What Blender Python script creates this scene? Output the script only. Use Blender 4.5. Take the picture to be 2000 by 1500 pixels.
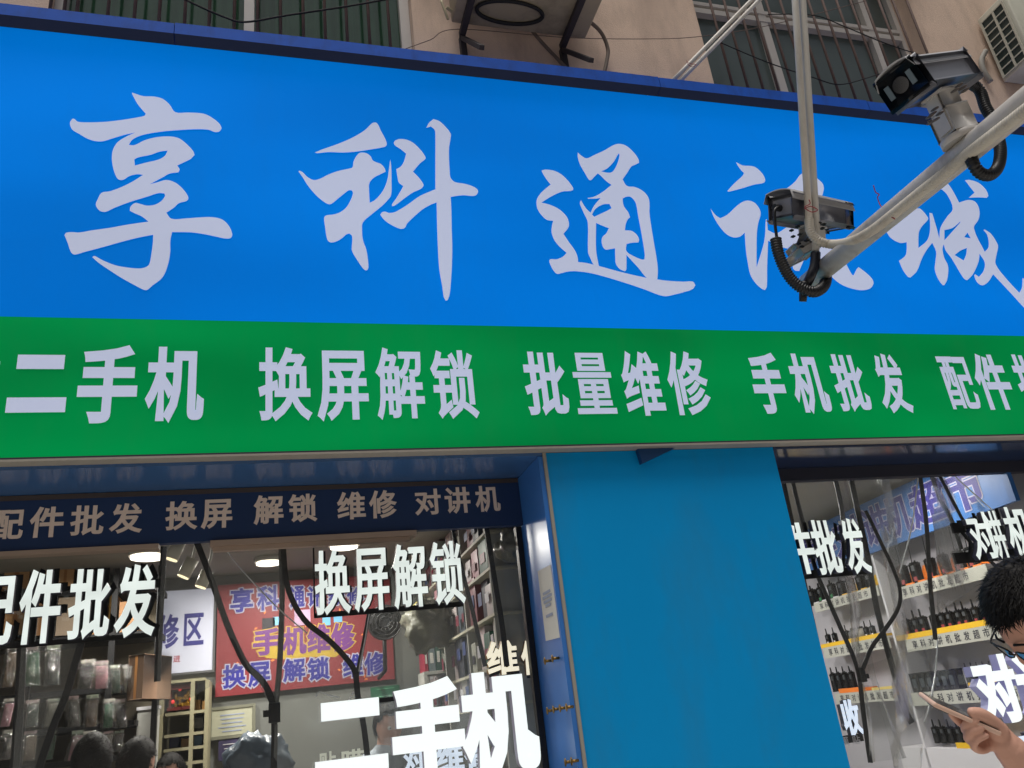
import bpy, bmesh, math, random
import numpy as np
from mathutils import Vector, Matrix, noise
from mathutils.geometry import tessellate_polygon
random.seed(7)
for o in list(bpy.data.objects): bpy.data.objects.remove(o)
SC = bpy.context.scene; COL = SC.collection
R = math.radians

# ------------------------------------------------------------------ camera, sky, sun, exposure
EYE = Vector((0, 0, 1.55)); FPX = 1600.0
yaw, pitch, roll = R(17.59), R(22.07), R(-6.877)
FW = Vector((math.sin(yaw)*math.cos(pitch), math.cos(yaw)*math.cos(pitch), math.sin(pitch)))
_r = Vector((math.cos(yaw), -math.sin(yaw), 0)); _u = _r.cross(FW)
RT = _r*math.cos(roll) + _u*math.sin(roll); UP = -_r*math.sin(roll) + _u*math.cos(roll)
cd = bpy.data.cameras.new('camera'); cam = bpy.data.objects.new('camera', cd); COL.objects.link(cam)
cd.sensor_width = 36; cd.lens = FPX/2000*36; cd.clip_start = 0.05; cd.clip_end = 500
mw = Matrix((RT, UP, -FW)).transposed().to_4x4(); mw.translation = EYE; cam.matrix_world = mw
SC.camera = cam
world = bpy.data.worlds.new('World'); SC.world = world; world.use_nodes = True
nt = world.node_tree; bg = nt.nodes['Background']
sky = nt.nodes.new('ShaderNodeTexSky'); sky.sky_type = 'NISHITA'; sky.sun_disc = False
SUN_EL, SUN_AZ = R(74), R(205)
sky.sun_elevation = SUN_EL; sky.sun_rotation = SUN_AZ; sky.air_density = 1.5; sky.dust_density = 4
hs = nt.nodes.new('ShaderNodeHueSaturation'); hs.inputs['Saturation'].default_value = 0.35
nt.links.new(sky.outputs[0], hs.inputs['Color']); nt.links.new(hs.outputs[0], bg.inputs[0]); bg.inputs[1].default_value = 0.066
sl = bpy.data.lights.new('sun', 'SUN'); sl.energy = 2.1; sl.angle = R(28); sl.color = (1, .95, .88)
so = bpy.data.objects.new('sun', sl); COL.objects.link(so)
sd = Vector((math.sin(SUN_AZ)*math.cos(SUN_EL), math.cos(SUN_AZ)*math.cos(SUN_EL), math.sin(SUN_EL)))
so.rotation_euler = sd.to_track_quat('Z', 'Y').to_euler(); so.location = (0, -5, 12)
SC.view_settings.view_transform = 'Standard'; SC.view_settings.look = 'None'
SC.view_settings.exposure = 0.0; SC.view_settings.gamma = 1.0
SC.cycles.max_bounces = 8; SC.cycles.transparent_max_bounces = 24
SC.cycles.use_denoising = True

# ------------------------------------------------------------------ helpers: measuring
def ray(px, py): return FW + RT*((px-1000)/FPX) - UP*((py-750)/FPX)
def dep(px, py, d): return EYE + ray(px, py)*d
def at(px, py, Y): r = ray(px, py); return EYE + r*(Y/r.y)
def atx(px, py, X): r = ray(px, py); return EYE + r*(X/r.x)
def atz(px, py, Z): r = ray(px, py); return EYE + r*((Z-EYE.z)/r.z)
def iv(a, b, c=0): return RT*a - UP*b + FW*c
class Plane:
    def __init__(s, O, S, n): s.O = Vector(O); s.S = Vector(S).normalized(); s.n = Vector(n).normalized()
    def st(s, px, py):
        r = ray(px, py); t = s.n.dot(s.O-EYE)/s.n.dot(r); q = EYE + r*t - s.O
        return (q.dot(s.S), q.z)
    def w(s, a, b, off=0): return s.O + s.S*a + Vector((0, 0, b)) + s.n*off
def facade(Y): return Plane((0, Y, 0), (1, 0, 0), (0, -1, 0))

# ------------------------------------------------------------------ helpers: materials
MATS = {}
def lin(c): return tuple((x/12.92 if x <= .04045 else ((x+.055)/1.055)**2.4) for x in [v/255 for v in c])
def mat(name, col, rough=.6, metal=0, emit=0, ecol=None, var=0, vscale=4, bump=0, bscale=60, spec=.5, evar=0, evscale=1.5, dirt=None, dscale=3, damt=.5):
    if name in MATS: return MATS[name]
    m = bpy.data.materials.new(name); m.use_nodes = True; n = m.node_tree; p = n.nodes['Principled BSDF']
    c = lin(col); p.inputs['Base Color'].default_value = (*c, 1); p.inputs['Roughness'].default_value = rough
    p.inputs['Metallic'].default_value = metal; p.inputs['Specular IOR Level'].default_value = spec
    tc = n.nodes.new('ShaderNodeTexCoord')
    last = None
    if var:
        nz = n.nodes.new('ShaderNodeTexNoise'); nz.inputs['Scale'].default_value = vscale; nz.inputs['Detail'].default_value = 6
        n.links.new(tc.outputs['Object'], nz.inputs['Vector'])
        mx = n.nodes.new('ShaderNodeMix'); mx.data_type = 'RGBA'
        mx.inputs['A'].default_value = (*[x*(1-var) for x in c], 1); mx.inputs['B'].default_value = (*[min(1, x*(1+var)) for x in c], 1)
        n.links.new(nz.outputs[0], mx.inputs['Factor']); last = mx.outputs['Result']
    if dirt:
        nz = n.nodes.new('ShaderNodeTexNoise'); nz.inputs['Scale'].default_value = dscale; nz.inputs['Detail'].default_value = 8; nz.inputs['Roughness'].default_value = .65
        mp = n.nodes.new('ShaderNodeMapping'); mp.inputs['Scale'].default_value = (1, 1, .35)
        n.links.new(tc.outputs['Object'], mp.inputs['Vector']); n.links.new(mp.outputs[0], nz.inputs['Vector'])
        rp = n.nodes.new('ShaderNodeValToRGB'); rp.color_ramp.elements[0].position = .48; rp.color_ramp.elements[1].position = .72
        rp.color_ramp.elements[1].color = (damt, damt, damt, 1)
        n.links.new(nz.outputs[0], rp.inputs[0])
        mx = n.nodes.new('ShaderNodeMix'); mx.data_type = 'RGBA'
        n.links.new(rp.outputs[0], mx.inputs['Factor'])
        if last: n.links.new(last, mx.inputs['A'])
        else: mx.inputs['A'].default_value = (*c, 1)
        mx.inputs['B'].default_value = (*lin(dirt), 1); last = mx.outputs['Result']
    if last: n.links.new(last, p.inputs['Base Color'])
    if emit:
        p.inputs['Emission Color'].default_value = (*(lin(ecol) if ecol else c), 1); p.inputs['Emission Strength'].default_value = emit
        if dirt and evar:   # grime on the face dims the light coming through
            me_ = n.nodes.new('ShaderNodeMix'); me_.data_type = 'RGBA'; e0 = lin(ecol); me_.inputs['A'].default_value = (*e0, 1); me_.inputs['B'].default_value = (*[v*.66+.004 for v in e0], 1)
            n.links.new(rp.outputs[0], me_.inputs['Factor']); n.links.new(me_.outputs['Result'], p.inputs['Emission Color'])
        if evar:   # uneven tubes behind a backlit face
            nz = n.nodes.new('ShaderNodeTexNoise'); nz.inputs['Scale'].default_value = evscale; nz.inputs['Detail'].default_value = 1.5
            mp = n.nodes.new('ShaderNodeMapping'); mp.inputs['Scale'].default_value = (.55, 1, 1.5)
            n.links.new(tc.outputs['Object'], mp.inputs['Vector']); n.links.new(mp.outputs[0], nz.inputs['Vector'])
            mr = n.nodes.new('ShaderNodeMapRange'); mr.inputs['From Min'].default_value = .3; mr.inputs['From Max'].default_value = .7
            mr.inputs['To Min'].default_value = emit*(1-evar); mr.inputs['To Max'].default_value = emit*(1+evar)
            n.links.new(nz.outputs[0], mr.inputs['Value']); n.links.new(mr.outputs[0], p.inputs['Emission Strength'])
    if bump:
        nz = n.nodes.new('ShaderNodeTexNoise'); nz.inputs['Scale'].default_value = bscale; nz.inputs['Detail'].default_value = 4
        n.links.new(tc.outputs['Object'], nz.inputs['Vector'])
        b = n.nodes.new('ShaderNodeBump'); b.inputs['Strength'].default_value = bump; b.inputs['Distance'].default_value = .02
        n.links.new(nz.outputs[0], b.inputs['Height']); n.links.new(b.outputs[0], p.inputs['Normal'])
    MATS[name] = m; return m
def clear(name, tint=(1, 1, 1), refl=.05, rough=.05, bump=0, bscale=6, milk=0):
    if name in MATS: return MATS[name]
    m = bpy.data.materials.new(name); m.use_nodes = True; n = m.node_tree; n.nodes.clear()
    out = n.nodes.new('ShaderNodeOutputMaterial'); tr = n.nodes.new('ShaderNodeBsdfTransparent'); tr.inputs[0].default_value = (*tint, 1)
    gl = n.nodes.new('ShaderNodeBsdfGlossy'); gl.inputs['Roughness'].default_value = rough
    lw = n.nodes.new('ShaderNodeLayerWeight'); lw.inputs['Blend'].default_value = .25
    mr = n.nodes.new('ShaderNodeMapRange'); mr.inputs['To Min'].default_value = refl; mr.inputs['To Max'].default_value = .75
    n.links.new(lw.outputs['Fresnel'], mr.inputs['Value'])
    mx = n.nodes.new('ShaderNodeMixShader'); n.links.new(mr.outputs[0], mx.inputs[0]); n.links.new(tr.outputs[0], mx.inputs[1]); n.links.new(gl.outputs[0], mx.inputs[2])
    top = mx.outputs[0]
    if milk:
        df = n.nodes.new('ShaderNodeBsdfDiffuse'); df.inputs[0].default_value = (.7, .72, .7, 1)
        m2 = n.nodes.new('ShaderNodeMixShader'); m2.inputs[0].default_value = milk; n.links.new(top, m2.inputs[1]); n.links.new(df.outputs[0], m2.inputs[2]); top = m2.outputs[0]
    if bump:
        tc = n.nodes.new('ShaderNodeTexCoord'); nz = n.nodes.new('ShaderNodeTexNoise'); nz.inputs['Scale'].default_value = bscale; nz.inputs['Detail'].default_value = 3
        mp = n.nodes.new('ShaderNodeMapping'); mp.inputs['Scale'].default_value = (1.6, 1, .5)
        n.links.new(tc.outputs['Object'], mp.inputs[0]); n.links.new(mp.outputs[0], nz.inputs[0])
        b = n.nodes.new('ShaderNodeBump'); b.inputs['Strength'].default_value = bump; b.inputs['Distance'].default_value = .05
        n.links.new(nz.outputs[0], b.inputs['Height']); n.links.new(b.outputs[0], gl.inputs['Normal']); n.links.new(b.outputs[0], lw.inputs['Normal'])
    n.links.new(top, out.inputs[0]); MATS[name] = m; return m

# ------------------------------------------------------------------ helpers: meshes and objects
class MB:
    def __init__(s): s.v = []; s.f = []; s.mi = []; s.sm = []
    def face(s, ids, mi=0, sm=False): s.f.append(tuple(ids)); s.mi.append(mi); s.sm.append(sm)
    def quad(s, a, b, c, d, mi=0, sm=False):
        i = len(s.v); s.v += [tuple(a), tuple(b), tuple(c), tuple(d)]; s.face((i, i+1, i+2, i+3), mi, sm)
    def obox(s, c, ax, ay, az, mi=0, bev=0):
        c = Vector(c); ax = Vector(ax); ay = Vector(ay); az = Vector(az)
        if bev:
            bm = bmesh.new(); bmesh.ops.create_cube(bm, size=2)
            M = Matrix((ax, ay, az)).transposed().to_4x4(); M.translation = c; bm.transform(M)
            bmesh.ops.bevel(bm, geom=bm.edges[:], offset=bev, segments=3, affect='EDGES', profile=.5)
            s.bm(bm, mi, True); return
        i = len(s.v)
        for sz in (-1, 1):
            for sx, sy in ((-1, -1), (1, -1), (1, 1), (-1, 1)): s.v.append(tuple(c+ax*sx+ay*sy+az*sz))
        for q in ((3, 2, 1, 0), (4, 5, 6, 7), (0, 1, 5, 4), (1, 2, 6, 5), (2, 3, 7, 6), (3, 0, 4, 7)): s.face([i+k for k in q], mi)
    def box(s, x0, x1, y0, y1, z0, z1, mi=0, bev=0):
        s.obox(((x0+x1)/2, (y0+y1)/2, (z0+z1)/2), ((x1-x0)/2, 0, 0), (0, (y1-y0)/2, 0), (0, 0, (z1-z0)/2), mi, bev)
    def bm(s, bm, mi=0, sm=False):
        i = len(s.v); bm.verts.index_update()
        s.v += [tuple(v.co) for v in bm.verts]
        for f in bm.faces: s.face([i+v.index for v in f.verts], mi, sm)
        bm.free()
    def tube(s, pts, r, seg=10, mi=0, smooth=True, cap=True, sub=0, corr=None):
        pts = [Vector(p) for p in pts]
        if sub: pts = spline(pts, sub)
        n = len(pts); rs = r if isinstance(r, (list, tuple)) else [r]*n
        if len(rs) != n: rs = [rs[0]+(rs[-1]-rs[0])*k/(n-1) for k in range(n)]
        if corr:   # corrugated hose: resample and ripple
            L = [0]
            for k in range(1, n): L.append(L[-1]+(pts[k]-pts[k-1]).length)
            m = max(4, int(L[-1]/corr[1]*4)); q = []
            k = 0
            for j in range(m+1):
                d = L[-1]*j/m
                while k < n-2 and L[k+1] < d: k += 1
                t = (d-L[k])/max(1e-9, L[k+1]-L[k]); q.append(pts[k].lerp(pts[k+1], min(1, t)))
            pts = q; n = len(pts); rs = [rs[0]+(corr[0] if (j % 4) in (1, 2) else 0) for j in range(n)]
        T = [(pts[min(k+1, n-1)]-pts[max(k-1, 0)]).normalized() for k in range(n)]
        a = T[0].orthogonal().normalized(); base = len(s.v)
        for k in range(n):
            a = (a-T[k]*a.dot(T[k])).normalized(); b = T[k].cross(a)
            for j in range(seg):
                t = 2*math.pi*j/seg; s.v.append(tuple(pts[k]+(a*math.cos(t)+b*math.sin(t))*rs[k]))
        for k in range(n-1):
            for j in range(seg):
                s.face((base+k*seg+j, base+k*seg+(j+1) % seg, base+(k+1)*seg+(j+1) % seg, base+(k+1)*seg+j), mi, smooth)
        if cap:
            s.face([base+j for j in range(seg)][::-1], mi); s.face([base+(n-1)*seg+j for j in range(seg)], mi)
    def ell(s, c, ax, ay, az, mi=0, u=20, v=12):
        bm = bmesh.new(); bmesh.ops.create_uvsphere(bm, u_segments=u, v_segments=v, radius=1)
        M = Matrix((Vector(ax), Vector(ay), Vector(az))).transposed().to_4x4(); M.translation = Vector(c); bm.transform(M); s.bm(bm, mi, True)
    def build(s, name, mats, parent=None):
        me = bpy.data.meshes.new(name); me.from_pydata(s.v, [], s.f)
        for m in (mats if isinstance(mats, (list, tuple)) else [mats]): me.materials.append(m)
        me.polygons.foreach_set('material_index', s.mi); me.polygons.foreach_set('use_smooth', s.sm); me.update()
        o = bpy.data.objects.new(name, me); COL.objects.link(o)
        if parent:
            o.parent = parent; bpy.context.view_layer.update(); o.matrix_parent_inverse = parent.matrix_world.inverted()
        return o
def spline(p, sub, closed=False):
    n = len(p); out = []
    for k in range(n if closed else n-1):
        g = (lambda i: p[i % n]) if closed else (lambda i: p[max(0, min(n-1, i))])
        a, b, c, d = g(k-1), g(k), g(k+1), g(k+2)
        for j in range(sub):
            t = j/sub; out.append(.5*((2*b)+(c-a)*t+(2*a-5*b+4*c-d)*t*t+(3*b-a-3*c+d)*t**3))
    if not closed: out.append(p[-1])
    return out
def outline(pts, sub=4):   # closed outline, sharp where the stroke turns sharply
    P = [Vector(p) for p in pts]; n = len(P); corner = []
    for k in range(n):
        a = (P[k]-P[k-1]); b = (P[(k+1) % n]-P[k]); corner.append(a.length > 0 and b.length > 0 and a.angle(b) > R(58))
    out = []
    for k in range(n):
        b, c = P[k], P[(k+1) % n]; h = (c-b).length
        def tan(i):
            a_, b_, c_ = P[i-1], P[i], P[(i+1) % n]; d = (c_-a_); return d/max(1e-6, d.length)
        t0 = (c-b)/max(1e-6, h) if corner[k] else tan(k)
        t1 = (c-b)/max(1e-6, h) if corner[(k+1) % n] else tan((k+1) % n)
        for j in range(sub):
            t = j/sub
            out.append(b*(2*t**3-3*t*t+1)+t0*h*(t**3-2*t*t+t)+c*(3*t*t-2*t**3)+t1*h*(t**3-t*t))
    return out
def tag(o, label=None, cat=None, group=None, kind=None):
    if label: o['label'] = label
    if cat: o['category'] = cat
    if group: o['group'] = group
    if kind: o['kind'] = kind
    return o
def thing(name, label, cat, loc=(0, 0, 0), group=None):
    o = bpy.data.objects.new(name, None); COL.objects.link(o); o.location = loc; o.empty_display_size = .1
    bpy.context.view_layer.update()
    return tag(o, label, cat, group)
ORD = ['first', 'second', 'third', 'fourth', 'fifth', 'sixth', 'seventh', 'eighth', 'ninth', 'tenth', 'eleventh', 'twelfth']

# ------------------------------------------------------------------ lettering
_gl = {}
def glyph(ch):
    if ch in _gl: return _gl[ch]
    c = bpy.data.curves.new('g', 'FONT'); c.body = ch; c.resolution_u = 3; c.fill_mode = 'FRONT'
    o = bpy.data.objects.new('g', c); COL.objects.link(o)
    me = bpy.data.meshes.new_from_object(o.evaluated_get(bpy.context.evaluated_depsgraph_get()))
    v = np.array([x.co[:2] for x in me.vertices]); f = [tuple(p.vertices) for p in me.polygons]
    lo = v.min(0); hi = v.max(0); v = (v-lo)/(hi-lo)
    cnt = {}
    for q in f:
        for k in range(len(q)):
            a, b = q[k], q[(k+1) % len(q)]; cnt.setdefault((min(a, b), max(a, b)), []).append((a, b))
    edges = [e[0] for e in cnt.values() if len(e) == 1]
    bpy.data.objects.remove(o); bpy.data.curves.remove(c); bpy.data.meshes.remove(me)
    _gl[ch] = (v, f, edges); return _gl[ch]
def letter(ch, pl, box, mats, parent, off=.004, bold=(.03, .025), thick=0, name='character', grow=0, n8=True):
    """box = s0, s1, t0, t1 on the plane; strokes are made heavier by a mitred band round the outline"""
    s0, s1, t0, t1 = box; s0 -= grow; s1 += grow; t0 -= grow; t1 += grow
    v, f, ed = glyph(ch); W = s1-s0; H = t1-t0; bx = bold[0]*W+grow; by = bold[1]*H+grow
    P = [(s0+bx+x*(W-2*bx), t0+by+y*(H-2*by)) for x, y in v]
    nx = {a: b for a, b in ed}; pv = {b: a for a, b in ed}; O = {}
    def nrm(a, b): dx, dy = (P[b][0]-P[a][0])/bx, (P[b][1]-P[a][1])/by; l = math.hypot(dx, dy) or 1; return dy/l, -dx/l
    for a in nx:
        if a not in pv: continue
        n0, n1 = nrm(pv[a], a), nrm(a, nx[a]); mx, my = n0[0]+n1[0], n0[1]+n1[1]; d = 1+n0[0]*n1[0]+n0[1]*n1[1]
        k = 1/max(d, .42); O[a] = (P[a][0]+mx*k*bx, P[a][1]+my*k*by)
    m = MB()
    for x, y in P: m.v.append(tuple(pl.w(x, y, off)))
    for q in f: m.face(q, 0)
    for k, (a, b) in enumerate(ed):
        if a not in O or b not in O: continue
        d = off+.00002+(k % 23)*.000012; i = len(m.v)
        for q in (P[a], O[a], O[b], P[b]): m.v.append(tuple(pl.w(q[0], q[1], d)))
        m.face((i, i+1, i+2, i+3), 0)
        if thick:
            for q in (O[a], O[b]): m.v.append(tuple(pl.w(q[0], q[1], d-thick)))
            m.face((i+2, i+1, i+4, i+5), 1)
    return m.build(name, mats, parent)
def zbox(pl, ent, ox, oy, k=4.0):
    lx, ly, rx, ry, tx, ty, bx, by = [(v/k + (ox if i % 2 == 0 else oy)) for i, v in enumerate(ent)]
    return (pl.st(lx, ly)[0], pl.st(rx, ry)[0], pl.st(bx, by)[1], pl.st(tx, ty)[1])

# ================================================================== materials
wall_m = mat('pink_stucco', (218, 192, 172), .9, var=.12, vscale=3, bump=.35, bscale=140, dirt=(120, 98, 88), dscale=2.2, damt=.55)
blue_face = mat('sign_blue', (0, 84, 176), .7, emit=.62, ecol=(0, 124, 222), evar=.17, evscale=.9, spec=.02, dirt=(20, 90, 160), dscale=5, damt=.14)
green_face = mat('sign_green', (0, 100, 46), .6, emit=.56, ecol=(0, 141, 72), evar=.3, evscale=1.6, spec=.02, dirt=(60, 100, 70), dscale=5, damt=.12)
white_vinyl = mat('sign_white', (205, 208, 222), .45, emit=.38, ecol=(170, 190, 236), spec=.02, evar=.08, evscale=.9)
trim_blue = mat('trim_blue', (22, 82, 182), .7, spec=.15, var=.2, vscale=9, dirt=(26, 44, 90), dscale=14, damt=.4)
trim_dark = mat('trim_dark', (34, 36, 52), .7, var=.2)
alu = mat('alu_trim', (158, 152, 142), .55, metal=.0, var=.08, vscale=20)
teal = mat('teal_panel', (0, 150, 220), .55, var=.05, vscale=2, bump=.05, bscale=240, spec=.15, dirt=(60, 120, 150), dscale=2.5, damt=.3)
dark_blue = mat('reveal_blue', (62, 122, 200), .32, var=.08, spec=.45)
soffit_m = mat('soffit_blue', (62, 100, 150), .22, var=.12, vscale=5, spec=.7)
navy = mat('header_navy', (28, 52, 92), .5, var=.12)
beige_letter = mat('beige_letter', (236, 216, 200), .6, var=.1, vscale=30)
led = mat('led_white', (120, 124, 122), .5, emit=.84, ecol=(238, 248, 242), evar=.10, evscale=9)
led_warm = mat('led_warm', (240, 230, 205), .4, emit=.9, ecol=(250, 240, 215))
black = mat('black_plastic', (22, 23, 26), .45)
black_matte = mat('black_matte', (16, 17, 20), .75)
side_grey = mat('letter_return', (60, 62, 84), .5)
white_pl = mat('white_plastic', (206, 202, 194), .45, var=.06, vscale=12, dirt=(150, 138, 120), dscale=10, damt=.4)
pole_m = mat('pole_paint', (200, 194, 188), .5, var=.07, vscale=10, dirt=(118, 104, 92), dscale=9, damt=.55, bump=.1)
steel = mat('steel', (150, 150, 148), .35, metal=.8, var=.1)
rust = mat('rusty_bar', (92, 72, 66), .8, var=.3, vscale=30)
green_glass = mat('green_curtain_glass', (84, 120, 98), .8, var=.35, vscale=5, spec=.2)
grey_glass = mat('grey_glass', (74, 86, 84), .25, var=.15, vscale=2, spec=.6)
frame_w = mat('window_frame', (196, 190, 184), .5, var=.08)
cardboard = mat('cardboard', (176, 136, 92), .85, var=.14, vscale=8)
cardboard2 = mat('cardboard_dark', (140, 104, 72), .85, var=.14, vscale=8)
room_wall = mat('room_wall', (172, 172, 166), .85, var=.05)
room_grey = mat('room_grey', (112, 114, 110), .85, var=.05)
paper = mat('paper', (214, 212, 206), .8, var=.04)
white_board = mat('white_board', (206, 204, 208), .5, var=.03)
red_m = mat('red_banner', (122, 38, 44), .55, var=.12, vscale=5)
blue_txt = mat('blue_print', (40, 38, 130), .55)
purple_txt = mat('purple_print', (104, 50, 118), .55)
yellow = mat('yellow_plastic', (226, 180, 26), .45, var=.08)
orange = mat('orange_plastic', (230, 122, 30), .45, var=.08)
skin = mat('skin', (212, 164, 144), .55, var=.14, vscale=25, bump=.08, bscale=220, spec=.35)
hair_m = mat('black_hair', (17, 15, 15), .6, var=.3, vscale=60, spec=.25)
film = clear('pvc_film', (.93, .94, .93), .025, .16, bump=.16, bscale=4, milk=.18)
film2 = clear('pvc_film_right', (.93, .94, .93), .025, .14, bump=.16, bscale=4, milk=.07)
glass = clear('shop_glass', (.96, .97, .97), .035, .03, milk=.035)
hose_b = mat('black_hose', (20, 21, 25), .42)
red_wire = mat('red_wire', (150, 42, 58), .6)
SZ0, SZM, SZ1 = 2.648, 3.25, 4.75      # sign: bottom, blue/green joint, top of the face
SY = 3.30; WY = 3.62; HY = 3.70
XPL, XPR = 1.166, 2.362                # the blue pillar
F_SIGN = facade(SY)

# ================================================================== ground
g = MB(); g.box(-60, 60, -60, 3.2, -.05, 0.0); tag(g.build('pavement', mat('paving', (196, 190, 182), .9, var=.15, vscale=2)), kind='structure')

# ================================================================== unseen apartment block added behind the viewer to block the low sky
ob = thing('apartment_building', 'unseen grey apartment block added across the street behind the viewer to shape the light', 'building', (0, -7, 0))
m = MB(); m.box(-22, 24, -9, -7, 0, 8.5); m.build('wall', mat('added_block_wall', (138, 132, 126), .9, var=.1), ob)
for k in range(14):
    for z in (1.0, 4.2, 7.0):
        m = MB(); x = -20+k*3.1; m.box(x, x+1.7, -6.99, -6.96, z, z+1.5); m.build('window', mat('added_block_pane', (50, 58, 62), .2), ob)

# ================================================================== building with upper windows
bld = thing('apartment_building', 'pink beige stucco apartment wall with barred windows above the blue shop sign', 'building', (2, WY, 0))
LX0, LX1 = at(96, 15, WY).x, at(810, 90, WY).x
RX0, RX1 = at(1373, 80, WY).x, at(1792, 55, WY).x
WZ0, WZ1 = 4.72, 6.75
m = MB()
xs = [(-8, LX0), (LX1, RX0), (RX1, 12)]
for a, b in xs: m.box(a, b, WY, WY+.24, 2.72, 7.6)
for a, b in ((LX0, LX1), (RX0, RX1)):
    m.box(a, b, WY, WY+.24, 2.72, WZ0-.0); m.box(a, b, WY, WY+.24, WZ1, 7.6)
m.build('wall', wall_m, bld)
m = MB(); m.box(-8, 12, WY+.01, WY+.25, 7.6, 8.2); m.build('parapet', wall_m, bld)
def window(x0, x1, yg, glassm, mull, bars, fr, railz=None, curtain=False, skew=0):
    w = MB(); y = yg
    w.box(x0+.002, x0+fr, y-.03, y+.03, WZ0, WZ1); w.box(x1-fr, x1-.002, y-.03, y+.03, WZ0, WZ1)
    for mx, mw_ in mull: w.box(mx-mw_/2, mx+mw_/2, y-.035, y+.03, WZ0, WZ1)
    if railz:
        for z, h in railz: w.box(x0+fr, x1-fr, y-.04, y+.025, z, z+h)
    fo = w.build('window', frame_w, bld)
    p = MB()
    if curtain:   # pleated curtain hard behind the pane
        N = 150
        for k in range(N):
            a = x0+(x1-x0)*k/N; b = x0+(x1-x0)*(k+1)/N
            f = lambda x: .012*math.sin(x*34+math.sin(x*7)*2)+.008*math.sin(x*71)
            p.quad((a, y+.05+f(a), WZ0), (b, y+.05+f(b), WZ0), (b, y+.05+f(b), WZ1), (a, y+.05+f(a), WZ1), 0, True)
    else: p.quad((x0, y+.01, WZ0), (x1, y+.01, WZ0), (x1, y+.01, WZ1), (x0, y+.01, WZ1))
    p.build('curtain' if curtain else 'pane', glassm, fo)
    if curtain:
        q = MB(); q.quad((x0, y+.012, WZ0), (x1, y+.012, WZ0), (x1, y+.012, WZ1), (x0, y+.012, WZ1)); q.build('pane', clear('old_glass', (.72, .85, .78), .06, .08), fo)
    b = MB()
    for bx in bars: b.tube([(bx, WY-.035, WZ0-.1), (bx+skew, WY-.035, WZ1+.1)], .009, 8)
    for z in (WZ0+.02, WZ1-.35): b.box(x0-.05, x1+.05, WY-.045, WY-.035+.015, z-.012, z+.012)
    b.build('window_grille', rust, fo)
bl = [at(px, py, WY-.035).x for px, py in ((97, 23), (125, 24), (150, 25), (210, 33), (262, 38), (310, 46), (360, 52), (408, 58), (457, 62), (503, 68), (548, 73), (593, 78), (636, 83), (679, 88), (723, 92), (763, 95))]
window(LX0, LX1, WY+.10, green_glass, [(at(487, 30, WY+.1).x, .055)], bl, .06, curtain=True)
br = [at(px, 60, WY-.035).x for px in range(1402, 1800, 28)]
YG = WY+.16
window(RX0, RX1, YG, grey_glass, [(at(1505, 110, YG).x, .06), (at(1713, 110, YG).x, .06)], br, .04, railz=[(at(1600, 66, YG).z, .045), (at(1600, 52, YG).z, .03)], skew=0)

# ================================================================== the shop sign
sign = thing('shop_sign', 'large blue and green backlit shop sign with white brush lettering', 'sign', (1.2, SY, SZ0))
X0, X1 = -3.2, 6.6
def grid_face(z0, z1, name, mt):
    b = MB(); b.box(X0, X1, SY, SY+.012, z0, z1); return b.build(name, mt, sign)
grid_face(SZM, SZ1, 'blue_panel', blue_face); grid_face(SZ0+.006, SZM-.001, 'green_panel', green_face)
b = MB(); b.box(X0, X1, SY+.014, WY-.005, SZ0+.03, SZ1-.02); b.build('light_box', trim_dark, sign)
# top trim: lit blue lip in joined lengths over a dark underside channel
joints = [X0] + [at(px, py, SY-.06).x for px, py in ((340, 60), (1290, 165), (1700, 215))] + [X1]
for k in range(len(joints)-1):
    a, c = joints[k]+.0015, joints[k+1]-.0015; t = MB()
    h0, h1 = (.012, -.004) if k == 0 else (0, .006)
    N = 10
    for i in range(N):
        xa = a+(c-a)*i/N; xb = a+(c-a)*(i+1)/N
        za = h0+(h1-h0)*i/N+.004*noise.noise((xa*2, k, 0)); zb = h0+(h1-h0)*(i+1)/N+.004*noise.noise((xb*2, k, 0))
        P = lambda x, y, z: (x, y, SZ1+z)
        t.quad(P(xa, SY-.06, .015), P(xb, SY-.06, .015), P(xb, SY-.055, .088+zb), P(xa, SY-.055, .088+za))
        t.quad(P(xa, SY-.055, .088+za), P(xb, SY-.055, .088+zb), P(xb, WY-.01, .094+zb), P(xa, WY-.01, .094+za))
        t.quad(P(xb, SY-.06, .015), P(xa, SY-.06, .015), P(xa, SY-.001, .0), P(xb, SY-.001, .0), 1)
    t.build('top_trim', [trim_blue, trim_dark], sign)
b = MB(); b.box(X0, X1, SY-.006, SY+.055, SZ0-.009, SZ0); b.build('bottom_trim', alu, sign)
b = MB(); b.box(X0, X1, SY-.006, SY+.002, SZ0, SZ0+.007); b.build('shadow_gap', trim_dark, sign)
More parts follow.
